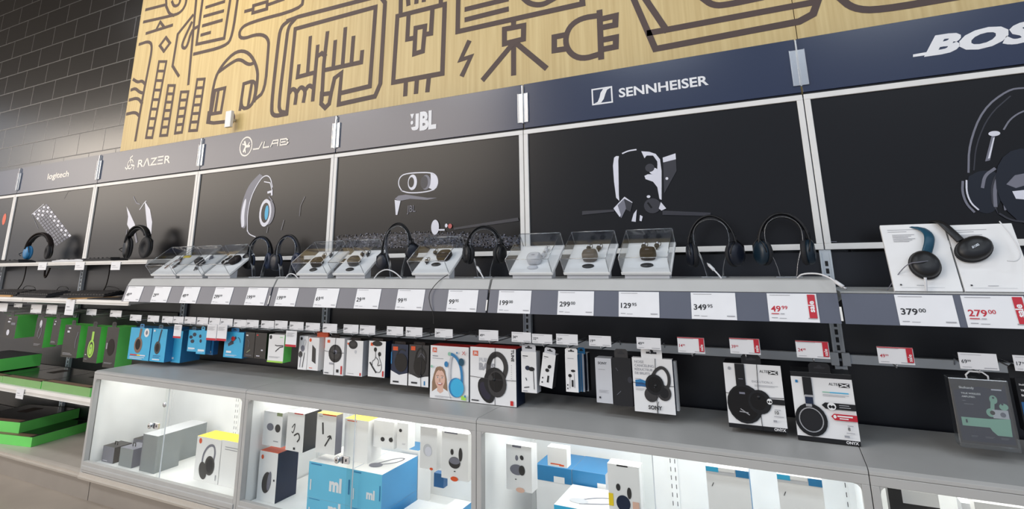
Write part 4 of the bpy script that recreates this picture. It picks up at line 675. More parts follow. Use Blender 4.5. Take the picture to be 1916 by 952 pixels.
# black boxes with green sides on the left gondola
GB = ('pack_dark', 'green', 'green')
gt = [('r', .25, .88, .4, .92, 'art_white'), ('r', .2, .76, .35, .82, 'art_white'), ('r', .1, .12, .6, .135, 'ink_grey'), ('r', .1, .08, .7, .095, 'ink_grey')]
for u0, v0, u1, vb, ops, lb, dp in [(12, 590, 34, 632, [('r', .3, .85, .5, .88, 'art_white'), ('r', .25, .7, .45, .76, 'art_white'), ('e', .4, .25, .12, .12, 'art_white'), ('r', .55, .6, .9, .7, 'art_grey')], 'black box with green side nearest the left picture edge', .12),
                                ((70), 594, 88, 650, [('e', .5, .8, .12, .2, 'art_white'), ('ss', [(.5, .75), (.3, .5), (.35, .35)], .05, 'art_grey'), ('ss', [(.6, .7), (.7, .5), (.5, .3)], .05, 'art_grey'), ('l', .1, .12, .7, .02, 3, 'ink_grey')], 'black box with silver wired earphones and green side', .08),
                                (101, 596, 115, 645, gt, 'narrow black box with green side between two wider ones', .10), (123, 607, 152, 668, gt+[('ss', [(.9, .8), (.8, .5), (.85, .3)], .03, 'art_grey')], 'wide black box with green side left of the lime headset box', .09),
                                (165, 610, 190, 678, [('r', .40, .62, .56, .86, 'lime'), ('g', .46, .38, .20, .32, .08, 'lime'), ('e', .46, .36, .13, .22, 'lime'), ('e', .46, .4, .05, .05, 'sage'), ('r', .1, .2, .2, .22, 'art_white'), ('r', .1, .08, .3, .1, 'art_grey')], 'black box with a lime green headset picture', .08),
                                (202, 611, 224, 688, [('r', .1, .45, .2, .6, 'ink_grey'), ('e', .5, .5, .3, .4, 'brown_dark'), ('l', .1, .12, .7, .02, 2, 'ink_grey')], 'black box with a broad green side beside the glass cabinet', .10)]:
    hang('headset_box', u0, v0, u1, vb, GB, ops, lb, d=.265, depth=dp, zmin=.53, tab=(.045, .03, 'black'))
def flat(name, pts, z, h, mats, label, ops=()):    # a box lying flat: front-left, front-right points on the shelf plane, depth
    (u0, v0), (u1, v1), dep = pts; a = onz(u0, v0, z); b_ = onz(u1, v1, z); W = (b_-a).length; an = math.atan2(b_.y-a.y, b_.x-a.x)
    t = thing(name, label, 'box', (a.x, a.y, z), (0, 0, an)); b = MB().boxm(0, W, 0, dep, 0, h, mats[0], mats[1], mats[2]); b.art((0, 0, h), (1, 0, 0), (0, 1, 0), .0004); draw(b, ops, W, dep); obj('carton', b, t, bevel=.0008); return t
FG = ('green_pale', 'green', 'black_soft')
def lying(x0, x1, d0, d1, z, h, mats, label, ang=0, name='keyboard_box', ops=()):
    t = thing(name, label, 'box', (x0, -d0, z), (0, 0, math.radians(ang))); W = x1-x0
    b = MB().boxm(0, W, 0, d0-d1, 0, h, mats[0], mats[1], mats[2]); b.art((0, 0, h), (1, 0, 0), (0, 1, 0), .0004); draw(b, ops, W, d0-d1); obj('carton', b, t, bevel=.0008); return t
Z3 = .5165
KB = [('r', .03, .15, .97, .95, 'black_gloss'), ('r', .3, .5, .5, .8, 'brown_dark'), ('r', .05, .0, .95, .12, 'earth')]
lying(.42, .98, .455, .25, Z3, .042, FG, 'black topped green box on the lower shelf at the left picture edge', ops=KB)
lying(.75, 1.20, .455, .17, Z3+.043, .078, ('green', 'green', 'black_soft'), 'thick bright green box standing on the leftmost flat box', 0)
lying(1.40, 1.86, .455, .12, Z3, .040, FG, 'green edged flat box in the middle of the lower shelf', ops=KB)
lying(1.87, 2.38, .455, .12, Z3, .046, FG, 'green edged flat box beside the glass cabinet', ops=KB)
lying(1.02, 1.385, .45, .1, Z3, .036, FG, 'narrow green edged flat box left of the middle one', ops=KB)
lying(1.95, 2.15, .11, .04, Z3, .05, ('card_grey', 'card_grey', 'card_grey'), 'small grey carton at the back of the lower shelf', name='small_carton') if 0 else None
ZD = .1525
BB = ('green', 'green', 'black_soft')
lying(1.17, 1.68, .445, .08, ZD, .055, BB, 'lowest green sided box on the base deck, sticking out to the right', 9, ops=KB)
lying(1.02, 1.50, .435, .07, ZD+.056, .062, BB, 'green and black box stacked on top of the lowest box on the base deck', 9, ops=KB)
lying(.40, .98, .43, .10, ZD, .09, BB, 'green and black box at the left picture edge on the base deck', 0, ops=KB)
lying(1.16, 1.60, .43, .385, ZD, .03, ('green_pale', 'green', 'green_pale'), 'thin pale green box at the front of the base deck') if 0 else None

# keyboards and a plywood tray on the middle left shelf
Z2 = 1.0275
def keyboard(x, d, W, dep, ang, label, tilt=6):
    t = thing('keyboard', label, 'keyboard', (x, -d, Z2+.001), (math.radians(tilt), 0, math.radians(ang)))
    b = MB().prismx([(0, 0), (0, .014), (dep, .022), (dep, 0)], 0, W, 'black_soft'); obj('keyboard_body', b, t, bevel=.002)
    b = MB()
    for i in range(5):
        for j in range(14): b.box(.01+j*(W-.02)/14+.002, .01+(j+1)*(W-.02)/14-.002, .012+i*(dep-.02)/5, .012+(i+1)*(dep-.02)/5-.004, .015+.0012*i, .024+.0012*i, 'charcoal')
    obj('key_block', b, t); c = MB().tube(sm([(W*.5, dep, .012), (W*.45, dep+.03, .05), (W*.6, dep+.05, .04), (W*.8, dep+.02, .03)]), .0025, 'black', 6); obj('cord', c, t)
keyboard(.55, .315, .42, .14, 4, 'black keyboard on the middle shelf at the left picture edge')
keyboard(1.05, .315, .44, .14, -3, 'black keyboard in the middle of the left shelf')
keyboard(1.58, .30, .40, .14, 8, 'black keyboard on the plywood tray', 6)
for x0_, x1_, lb in [(.35, 1.02, 'thin plywood tray edge under the left keyboard'), (1.66, 2.40, 'thin plywood tray on the middle shelf beside the price strip')]:
    if x0_ < 1: b = MB().box(x0_, x1_, -.336, -.324, Z2, Z2+.012, 'wood_ply')
    else: b = MB().prismx([(0, 0), (0, .006), (.28, .006), (.28, 0)], 0, .05, 'wood_ply')
    o = obj('plywood_strip', b, loc=(0, 0, 0) if x0_ < 1 else (1.80, -.336, Z2), rot=(0, 0, 0) if x0_ < 1 else (0, 0, math.radians(-52))); tag(o, lb, 'tray')
o = MB().box(1.96, 2.42, -.33, -.05, Z2, Z2+.006, 'black_soft'); tag(obj('display_mat', o), 'flat black display mat beside the plywood strip', 'mat')
# small cable bundles hanging under the upper shelf
for u, v, lb in [(48, 505, 'dark cord hanging under the upper shelf below the blue headset'), (88, 508, 'short looped dark cord under the upper shelf'), (204, 508, 'dark cord hanging under the upper shelf near the cases')]:
    q = ony(u, v, .12); b = MB().tube(sm([(0, 0, 1.238-q.z), (.005, 0, -.03), (-.01, 0, -.10), (.0, -.03, -.15)]) if u != 88 else sm([(-.03, 0, 1.238-q.z), (-.03, 0, -.035), (.0, 0, -.045), (.04, 0, 1.238-q.z)]), .004 if u != 88 else .007, 'brown_dark', 6); tag(obj('cord', b, loc=q), lb, 'cord')
# low dark accessories lying on the upper shelf
Z1 = 1.2645
for u0, u1, h, m, lb in [(-5, 50, .022, 'black_soft', 'low dark controller lying at the left end of the upper shelf'), (112, 170, .016, 'card_grey', 'thin pale keyboard lying on the upper shelf'), (170, 222, .020, 'black_soft', 'low black mouse pad set on the upper shelf left of the black headset')]:
    a = ony(u0, 488, .17); b_ = ony(u1, 488, .17); W = b_.x-a.x
    c = MB().prism([(0, 0), (W, 0), (W, h*.5), (W*.85, h), (W*.6, h*.8), (W*.3, h), (0, h*.5)], -.05, .06, m)
    for i in range(6): c.box(W*(.08+.15*i), W*(.17+.15*i), -.04, .02, h*.6, h+.003, 'charcoal' if m != 'black_soft' else 'black')
    tag(obj('gaming_accessory', c, loc=(a.x, -.17, Z1), bevel=.001), lb, 'accessory')

# ------------------------------------------------------------------ headphones
def headphones(name, loc, w, h, label, cupr=.036, yaw=0, mats=('black', 'black_soft', 'black'), band=.008, bw=.014, cup_turn=(25, -25), tilt=0, mic=False, squash=1.2, cz=None, lmat=None, rise=(0, 0)):
    t = thing(name, label, 'headphones', loc, (0, math.radians(tilt), math.radians(yaw)))
    cz = cz if cz is not None else cupr*squash; sh = w/2
    A = arc(0, cz+cupr*.6, sh, h-cz-cupr*.6-band/2, 180, 0, 24); P = [(x, 0, z) for x, z in A]
    obj('headband', MB().tube(P, bw, mats[0], 10, rb=band/2), t)
    B = arc(0, cz+cupr*.6, sh-band*.9, h-cz-cupr*.6-band*1.6, 150, 30, 16); obj('headband_pad', MB().tube([(x, 0, z) for x, z in B], bw*.8, mats[1], 8, rb=band*.5), t)
    for s_ in (-1, 1):
        c = MB(); c.M = Matrix.Translation((s_*(sh-.004), 0, cz+rise[0 if s_ < 0 else 1])) @ Matrix.Rotation(math.radians(cup_turn[0 if s_ < 0 else 1]), 4, 'Z')
        r = cupr; o_ = [(s_*.016, r*.3), (s_*.015, r*.62), (s_*.010, r*.86), (s_*.002, r*.95), (-s_*.006, r*.92)]
        if s_ > 0: o_ = o_
        c.lathe(o_, lmat if lmat and s_ < 0 else mats[2], 'x', 24, (0, 0, 0), (1, 1, squash)); c.tube([(0, 0, r*squash*.7), (0, 0, r*squash+.02)], .005, mats[0], 8, rb=.008)
        c.tube([(s_*.004, -r*.9, 0), (s_*.008, -r*.75, r*.75), (s_*.006, 0, r*squash*1.08), (s_*.008, r*.75, r*.75), (s_*.004, r*.9, 0)], .003, mats[0], 6)
        cup = obj('ear_cup', c, t)
        q = MB(); q.M = c.M; q.lathe([(-s_*.006, r*.92), (-s_*.010, r*1.0), (-s_*.018, r*1.0), (-s_*.024, r*.86), (-s_*.024, r*.5), (-s_*.014, r*.42)], lmat if lmat and s_ < 0 else mats[1], 'x', 24, (0, 0, 0), (1, 1, squash)); obj('ear_cushion', q, cup)
    if mic: obj('microphone', MB().tube(sm([(-sh, -.03, cz), (-sh+.01, -.06, cz-.01), (-sh+.05, -.07, cz-.025)]), .003, 'black', 6), t)
    return t
def stand(loc, w, h, label, yaw=0):
    t = thing('headphone_stand', label, 'stand', loc, (0, 0, math.radians(yaw)))
    P = sm([(-w*.22, .0), (-w*.30, h*.25), (-w*.52, h*.55), (-w*.5, h*.85), (-w*.2, h*1.0), (w*.2, h*1.0), (w*.5, h*.85), (w*.52, h*.55), (w*.30, h*.25), (w*.22, 0)])
    obj('clear_loop', MB().tube([(x, 0, z+.004) for x, z in P], .018, 'acrylic_edge', 8, rb=.0012), t)
    obj('clear_foot', MB().box(-w*.35, w*.35, -.035, .035, 0, .004, 'acrylic_edge'), t, bevel=.001)
    return t
def hpset(uL, uR, vTop, vBot, zs, d, label, slabel, yaw=0, **k):
    a = ony(uL, vBot, d); b_ = ony(uR, vBot, d); um = (uL+uR)/2; top = ony(um, vTop, d); w_ = (b_.x-a.x)*k.pop('wf', .88); zb = max(a.z, zs+.005); hh = top.z-zb
    x = (a.x+b_.x)/2; ph = math.atan2(CAM.x-x, D-d); w_ = w_/(math.cos(math.radians(yaw))+math.sin(math.radians(yaw))*math.tan(ph))
    headphones('headphones', (x, -d, zb), w_, hh, label, yaw=yaw, **k)
    if slabel: stand((x, -d, zs), w_*.72, top.z-zs-.022, slabel, yaw)
ZS = 1.1555
hpset(1284, 1392, 401, 500, ZS, .20, 'large black over-ear headphones on a clear stand, left of the two big pairs', 'clear loop stand under the left big headphones', cupr=.038, mats=('black', 'black_soft', 'navy_dark'), yaw=-4, wf=.84, cup_turn=(20, -35), bw=.013)
hpset(1416, 1531, 396, 497, ZS, .20, 'large black over-ear headphones on a clear stand, nearest the white info panels', 'clear loop stand under the right big headphones', cupr=.038, mats=('black', 'black_soft', 'teal_dark'), yaw=4, wf=.84, cup_turn=(35, -15), bw=.015, band=.010)
hpset(871, 942, 421, 494, ZS, .20, 'black headphones between two clear display cases below the pebble poster', 'clear loop stand under the black headphones beside the white earbud case', cupr=.036, yaw=18, cup_turn=(35, -25), wf=.95)
hpset(706, 780, 416, 505, ZS, .27, 'slim black on-ear headphones with one cup turned forward', 'clear loop stand under the slim on-ear headphones', cupr=.032, yaw=18, cup_turn=(75, -60), wf=.80, rise=(0, .045), mats=('black', 'black_soft', 'navy_dark'), band=.006, bw=.010)
hpset(458, 510, 441, 504, ZS, .17, 'black headphones with navy cushions, left of a matching dark pair', 'clear loop stand under the headphones with navy cushions', cupr=.038, yaw=20, cup_turn=(75, 50), mats=('black', 'navy', 'black'), bw=.014)
hpset(509, 562, 438, 507, ZS, .17, 'dark blue headphones leaning beside the first strip joint', 'clear loop stand under the dark blue headphones', cupr=.040, yaw=15, cup_turn=(70, 65), mats=('charcoal', 'navy', 'navy_dark'), bw=.013)
hpset(42, 97, 435, 486, Z1, .13, 'black gaming headset with bright blue left cup on the upper left shelf', None, cupr=.044, yaw=10, cup_turn=(80, 70), wf=.80, lmat='blue_mid', mats=('brown_dark', 'black_soft', 'black'), bw=.022, band=.014, mic=True)
hpset(226, 281, 421, 484, Z1, .13, 'bulky black gaming headset in front of the mouse poster', None, cupr=.058, yaw=10, cup_turn=(65, 80), wf=.72, mats=('black', 'black_soft', 'black'), bw=.024, band=.016, mic=True)

# ------------------------------------------------------------------ clear display cases with earbuds
TI = math.radians(37)
def case(u0, u1, label, tint=None, d=.315):
    a = ony(u0, 516, d); b_ = ony(u1, 516, d); W = b_.x-a.x; x = (a.x+b_.x)/2; L = .185; hh = .075
    t = thing('display_case', label, 'display case', (x, -d, ZS))
    y1 = L*math.cos(TI); z1 = L*math.sin(TI)
    b = MB().prismx([(.010, .0), (.010, .012), (.052, .044), (.052, 0)], -W/2+.010, W/2-.010, 'card_grey'); b.box(-.012, .012, .11, .116, 0, .09, 'acrylic_edge'); obj('case_base', b, t)
    M_ = Matrix.Translation((0, 0, .012)) @ Matrix.Rotation(TI, 4, 'X')
    b = MB(); b.M = M_; b.box(-W/2, W/2, 0, L, 0, .012, 'cabinet_white'); obj('white_plinth', b, t, bevel=.002)
    b = MB(); b.M = M_; e = .0025; q = W/2-.003
    b.box(-q, -q+e, .003, L-.003, .0125, hh, 'acrylic'); b.box(q-e, q, .003, L-.003, .0125, hh, 'acrylic'); b.box(-q+e, q-e, .003, .003+e, .0125, hh, 'acrylic'); b.box(-q+e, q-e, L-.003-e, L-.003, .0125, hh, 'acrylic'); b.box(-q, q, .003, L-.003, hh, hh+e, 'acrylic')
    o = obj('clear_cover', b, t)
    b = MB(); b.M = M_; r = .0017
    for p, q_ in [((-q, .003), (q, .003)), ((-q, L-.003), (q, L-.003)), ((-q, .003), (-q, L-.003)), ((q, .003), (q, L-.003))]: b.tube([(p[0], p[1], hh+.001), (q_[0], q_[1], hh+.001)], r, 'acrylic_edge', 6)
    for p in [(-q, .003), (q, .003), (-q, L-.003), (q, L-.003)]: b.tube([(p[0], p[1], .0125), (p[0], p[1], hh)], r, 'acrylic_edge', 6)
    obj('cover_edges', b, o)
    MW = Matrix.Translation((x, -d, ZS)) @ M_
    return MW, W, L
def on_plate(name, MW, x, y, mb, label, cat, group=None, rz=0):
    p = MW @ Vector((x, y, .0125)); t = obj(name, mb, loc=p, rot=(TI, 0, 0))
    if rz: t.rotation_euler = (Matrix.Rotation(TI, 3, 'X') @ Matrix.Rotation(rz, 3, 'Z')).to_euler()
    return tag(t, label, cat, group)
def pod(wd, ht, dp, m, m2='black_gloss', upright=True):   # charging case standing up from its plate, with a lid seam
    b = MB(); n = 20; pr = [(0, .80), (dp*.1, .96), (dp*.45, 1.0), (dp*.5, .985), (dp*.55, 1.0), (dp*.9, .93), (dp, .70)]
    vs = []; fs = []
    for a, s_ in pr:
        for i in range(n):
            t_ = 2*PI*i/n; cx = math.copysign(abs(math.cos(t_))**.6, math.cos(t_)); sy = math.copysign(abs(math.sin(t_))**.6, math.sin(t_)); vs.append((cx*wd/2*s_, sy*ht/2*s_, a))
    for i in range(len(pr)-1):
        for k in range(n): fs.append((i*n+k, i*n+(k+1) % n, (i+1)*n+(k+1) % n, (i+1)*n+k))
    b.add(vs, fs, m, True); b.add(vs[-n:], [tuple(range(n))], m); b.add(vs[:n], [tuple(range(n-1, -1, -1))], m)
    b.art((0, 0, dp), (1, 0, 0), (0, 1, 0), .0004); b.rect(-wd*.12, -ht*.04, wd*.12, ht*.04, 'art_grey')
    return b
def disc(m, r=.024): return MB().lathe([(0, r), (.003, r), (.006, r*.7)], m, 'z', 24, (0, 0, 0), (1, .5, 1))
def bud(m, m2='silver', hook=False):
    b = MB().ell((0, 0, .009), (.010, .011, .009), m); b.ell((.004, .006, .016), (.006, .006, .006), m2); b.tube([(0, -.004, .008), (-.003, -.018, .006)], .0035, m, 8)
    if hook: b.tube(sm([(.004, .006, .014), (.014, .014, .016), (.018, .004, .014), (.012, -.006, .010)]), .0016, m, 6)
    return b
def fill(u0, u1, lab, cm, bm, spec, bm2='silver'):
    MW, W, L = case(u0, u1, 'clear slanted display case '+lab); 
    for kind, x, y, rz in spec:
        if kind == 'pod': on_plate('charging_case', MW, x, y, pod(.060, .050, .036, cm), '%s charging case in the clear case %s' % ({'card_grey': 'white', 'bronze': 'bronze', 'black': 'black', 'brown_dark': 'dark brown', 'charcoal': 'charcoal'}[cm], lab), 'charging case', None, rz)
        if kind == 'lid': on_plate('charging_case', MW, x, y, pod(.066, .062, .028, cm), 'round lidded %s case in the clear case %s' % ({'card_grey': 'white', 'bronze': 'bronze', 'black': 'black', 'brown_dark': 'dark brown', 'charcoal': 'charcoal'}[cm], lab), 'charging case', None, rz)
        if kind == 'disc': on_plate('mount_disc', MW, x, y, disc('black' if cm != 'card_grey' else 'card_grey'), 'small round mount at the front of the clear case %s' % lab, 'mount', None, rz)
        if kind == 'bud': on_plate('earbud', MW, x, y, bud(bm, bm2, True), 'earbud in the clear case %s' % lab, 'earbud', 'pair of earbuds in the case '+lab, rz)
fill(953, 1035, 'holding the white earbuds', 'card_grey', 'card_grey', [('pod', 0, .07, 0), ('disc', 0, .032, 0), ('bud', .028, .105, .3), ('bud', .03, .14, .3)])
fill(1055, 1142, 'holding the bronze charging case', 'bronze', 'black', [('pod', 0, .085, 0), ('disc', 0, .038, 0), ('bud', -.02, .145, .3), ('bud', .022, .145, .3)])
fill(1163, 1257, 'nearest the big over-ear headphones', 'brown_dark', 'black', [('pod', 0, .09, 0), ('disc', 0, .04, 0), ('bud', -.025, .148, .2), ('bud', .025, .15, .2)])
fill(771, 842, 'beside the hanging cord', 'brown_dark', 'black', [('lid', .022, .11, 0), ('disc', .0, .06, 0), ('bud', -.045, .14, .8), ('bud', -.055, .075, .6)])
fill(623, 683, 'left of the slim on-ear headphones', 'charcoal', 'black', [('pod', -.01, .075, 0), ('disc', -.01, .03, 0), ('bud', -.01, .14, .8), ('bud', .025, .14, .6)])
fill(555, 613, 'right of the dark blue headphones', 'brown_dark', 'charcoal', [('pod', -.01, .07, .2), ('disc', -.01, .03, 0), ('bud', -.02, .13, .8), ('bud', .02, .14, .6)])
MW, W, L = case(384, 430, 'clear slanted display case holding folded dark brown headphones')
b = MB().lathe([(0, .030), (.008, .034), (.020, .034), (.026, .026)], 'brown_dark', 'z', 24); b.tube(sm([(-.02, .02, .012), (-.06, .02, .014), (-.085, -.015, .014), (-.06, -.04, .014), (-.02, -.025, .012)]), .006, 'brown_dark', 8); b.ell((-.055, .02, .014), (.016, .012, .012), 'charcoal')
on_plate('folded_headphones', MW, .035, .11, b, 'folded dark brown headphones inside a clear case', 'headphones')
MW, W, L = case(331, 378, 'clear slanted display case with a dark cube, second from the left')
on_plate('charging_case', MW, .0, .09, pod(.05, .045, .04, 'charcoal'), 'charcoal cube shaped case in the second clear case from the left', 'charging case')
on_plate('earbud', MW, .02, .045, bud('black', 'silver'), 'black earbud lying before the charcoal cube case', 'earbud'); on_plate('earbud', MW, .03, .145, bud('art_grey', 'silver'), 'grey earbud behind the charcoal cube case', 'earbud')
MW, W, L = case(283, 328, 'leftmost clear slanted display case with neckband earphones')
b = MB().tube(sm([(-.04, -.04, .006), (-.045, .02, .006), (-.01, .05, .006), (.03, .02, .006), (.03, -.04, .006)]), .0035, 'earth', 6); b.ell((-.01, .05, .010), (.016, .010, .008), 'brown_dark'); b.tube([(.028, -.03, .006), (.03, .01, .006)], .006, 'charcoal', 8)
on_plate('neckband_earphones', MW, 0, .09, b, 'brown neckband earphones in the leftmost clear case', 'earphones')
b = MB().box(-.03, .03, -.008, .008, 0, .004, 'yellow'); on_plate('yellow_card', MW, .015, .165, b, 'small yellow card at the back of the leftmost clear case', 'card')

# white charging cables lying over the shelf edge
def cable(pts, d, label, m='cord', r=.0028, plug=True):
    P = [tuple(ony(u, v, d if not isinstance(d, list) else d[i])) for i, (u, v) in enumerate(pts)]; b0 = Vector(P[0]); Q = sm([tuple(Vector(p)-b0) for p in P])
    t = thing('charging_cable', label, 'cable', tuple(b0)); obj('cable_cord', MB().tube(Q, r, m, 6), t)
    if plug: e = Vector(Q[-1]); dd = (Vector(Q[-1])-Vector(Q[-3])).normalized(); obj('cable_plug', MB().tube([tuple(e), tuple(e+dd*.028)], .0055, m, 8).tube([tuple(e+dd*.028), tuple(e+dd*.038)], .0035, 'silver', 8), t)
cable([(1492, 520), (1500, 512), (1530, 511), (1550, 518), (1562, 526)], [.30, .33, .36, .39, .40], 'white charging cable looping over the right end of the shelf')
cable([(1350, 521), (1344, 513), (1336, 505)], [.26, .26, .25], 'short white charging plug beside the left big headphones')
cable([(752, 521), (738, 508), (722, 503), (708, 510), (700, 521)], [.31, .31, .31, .31, .31], 'white cable arched on the shelf under the slim headphones', plug=False)
cable([(905, 521), (902, 515), (898, 508)], [.30, .30, .29], 'short white plug below the black headphones')
cable([(838, 514), (825, 522), (812, 535), (802, 550), (804, 570), (811, 585), (811, 605)], [.33, .36, .385, .395, .402, .402, .36], 'thin dark cord hanging down over the price strip', 'charcoal', .0016, False)
cable([(558, 521), (550, 512), (540, 512), (534, 521)], [.31]*4, 'white cable loop beside the dark blue headphones', plug=False)

# ------------------------------------------------------------------ info panels with headphones (right)
def info(uB0, uB1, uT0, lab, nlines, mark):
    d0 = .345; a = ony(uB0, 543, d0); b_ = ony(uB1, 543, d0); W = b_.x-a.x; top = ony(uT0, 421, .27); Ht = math.hypot(d0-.27, top.z-1.121); lean = math.atan2(d0-.27, top.z-1.121)
    t = thing('info_panel', lab, 'display panel', (a.x, -d0, 1.121), (-lean, 0, 0))
    b = MB().box(0, W, 0, .016, 0, Ht, 'paper').art((0, 0, 0), (1, 0, 0), (0, 0, 1), .0004)
    b.rect(W*.10, Ht*.91, W*.6, Ht*.917, 'ink_grey'); b.rect(W*.10, Ht*.88, W*.4, Ht*.886, 'ink_grey')
    b.lines(W*.16, Ht*.83, W*.35, .0022, nlines, 'ink_grey'); b.rect(W*.1, Ht*.075, W*.13, Ht*.095, 'ink'); b.rect(W*.35, Ht*.075, W*.5, Ht*.082, 'ink_grey'); b.rect(W*.1, Ht*.045, W*.75, Ht*.048, 'ink_grey')
    obj('panel_board', b, t, bevel=.001)
    return a.x, W, Ht, lean, d0
x1, W1, H1, ln, d0 = info(1674, 1802, 1657, 'left white info panel with small grey text behind round black headphones', 6, 0)
x2, W2, H2, ln, d0 = info(1806, 1940, 1780, 'right white info panel behind the tilted black headphones', 4, 0)
def pan(x0, xx, zz, yy): return Matrix.Translation((x0, -d0, 1.121)) @ Matrix.Rotation(-ln, 4, 'X') @ Matrix.Translation((xx, -yy, zz))
def mounted(M_, ang, label, rx, rz, mats, bandpts, logo):
    t = thing('headphones', label, 'headphones'); t.matrix_world = M_
    b = MB(); b.M = Matrix.Rotation(math.radians(ang), 4, 'Y'); b.lathe([(-.032, rx*.35), (-.030, rx*.8), (-.022, rx*.97), (-.012, rx), (-.010, rx)], mats[2], 'y', 32, (0, 0, 0), (1, 1, rz/rx)); c = obj('ear_cup', b, t)
    if logo: b2 = MB(); b2.M = b.M; b2.art((0, -.0322, 0), (1, 0, 0), (0, 0, 1)); b2.text('BOSE', 0, -.003, .006, 'silver', 'c', .03, .3); 
    if logo: obj('cup_logo', b2, c)
    b = MB(); b.M = Matrix.Rotation(math.radians(ang), 4, 'Y'); b.lathe([(-.010, rx*1.0), (-.008, rx*1.06), (-.002, rx*1.06), (-.0, rx*.8)], mats[1], 'y', 32, (0, 0, 0), (1, 1, rz/rx)); obj('ear_cushion', b, c)
    obj('headband', MB().tube(sm(bandpts), .014, mats[0], 8, rb=.0045, up=(1, .3, 0)), t)
    return t
mounted(pan(x1, W1*.54, H1*.36, .002), 0, 'black headphones with a teal band on the left white info panel', .038, .041, ('teal', 'black_soft', 'black'), [(.012, -.010, .036), (.026, -.022, .07), (.03, -.012, .10), (.012, .0, .125), (-.02, .02, .130)], False)
mounted(pan(x2, W2*.30, H2*.60, .002), -28, 'black headphones with tilted oval cup on the right white info panel', .048, .034, ('black', 'black_soft', 'black'), [(-.025, -.010, .026), (-.045, -.014, .06), (-.06, -.010, .09), (-.075, .01, .10), (-.065, .03, .095)], True)
cable([(1738, 488), (1722, 490), (1700, 492), (1682, 510), (1660, 543)], [.345, .36, .35, .33, .30], 'thin grey tether running left from the teal banded headphones', 'art_grey', .0014, False)
cable([(1733, 544), (1732, 530), (1731, 519)], [.355, .36, .36], 'short white plug below the teal banded headphones cup', 'cord', .004, False)
cable([(1870, 414), (1893, 440), (1911, 472), (1905, 489), (1885, 488)], [.30, .32, .35, .365, .37], 'thin white cable running down to the oval cup headphones', 'cord', .0018, False)

# ------------------------------------------------------------------ goods inside the cabinets
ZI = .1905
def goods(name, x0, x1, z0, z1, d, depth, mats, ops, label, **k): return carton(name, x0, x1, z0, z1, d, depth, mats, ops, label, **k)
def pick(u0, vt, u1, vb, d): a = ony(u0, vt, d); b_ = ony(u1, vt+(u1-u0)*.1, d); c = ony(u0, vb, d); return a.x, b_.x, c.z, a.z
def gp(name, u0, vt, u1, vb, d, depth, mats, ops, label, floor=False, **k):
    x0, x1, z0, z1 = pick(u0, vt, u1, vb, d)
    if floor: z0 = ZI
    return carton(name, x0, x1, max(z0, ZI), z1, d, depth, mats, ops, label, **k)
DK = ('art_grey', 'charcoal', 'charcoal')
def handled(u0, vt, u1, d, depth, mats, label, ops=()):
    x0, x1, z0, z1 = pick(u0, vt, u1, vt+30, d); t = carton('speaker_box', x0, x1, ZI, z1, d, depth, mats, list(ops), label); Ht = z1-ZI
    obj('carry_handle', MB().tube([(-.010, depth*.4, Ht), (-.010, depth*.4, Ht+.016), (.012, depth*.4, Ht+.016), (.012, depth*.4, Ht)], .0025, 'black', 6), t)
    return t
handled(194, 833, 215, .40, .09, DK, 'smallest dark box with handle at the left inside the first cabinet', [('r', .1, .08, .5, .12, 'art_white'), ('e', .3, .5, .08, .1, 'art_grey')])
handled(226, 836, 250, .40, .09, ('charcoal_hazed', 'art_grey', 'art_grey'), 'small grey front box with handle, second from the left in the first cabinet')
handled(222, 822, 240, .24, .09, DK, 'dark box with handle at the back left of the first cabinet')
handled(250, 820, 268, .24, .09, DK, 'dark box with handle behind the small grey box in the first cabinet')
t = gp('speaker_box', 269, 811, 296, 893, .40, .13, ('charcoal_hazed', 'charcoal_hazed', 'card_grey'), [('r', .0, .0, .04, 1, 'art_grey')], 'tall grey box at the front of the first cabinet', floor=True)  # box colour lightened to paint in the glare of the front glass
t = gp('speaker_box', 306, 800, 334, 880, .25, .17, ('charcoal_hazed', 'charcoal_hazed', 'card_grey'), [('r', .0, .0, .04, 1, 'art_grey')], 'tall grey box behind the front tall grey box in the first cabinet', floor=True)
HPP = [('e', .15, .9, .06, .07, 'orange'), ('ss', [(.30, .40), (.32, .62), (.5, .82), (.72, .86), (.80, .70), (.76, .5)], .06, 'art_grey'), ('e', .36, .24, .16, .22, 'charcoal', 20), ('e', .62, .38, .20, .24, 'charcoal'), ('e', .62, .38, .14, .18, 'black_soft'), ('r', .88, .08, .92, .2, 'ink_grey')]
x0, x1, z0, z1 = pick(370, 815, 415, 920, .36)
carton('headphone_box', x0, x1, ZI, z1, .36, .10, ('paper', 'paper', 'yellow'), HPP, 'white box with yellow top and grey headphones in the first cabinet')
carton('headphone_box', x1+.006, 3.636, ZI, z1+.003, .36, .10, ('paper', 'paper', 'yellow'), [('l', .1, .85, .4, .02, 2, 'ink_grey'), ('e', .80, .45, .16, .26, 'charcoal')], 'white and yellow box half hidden by the first cabinet post')
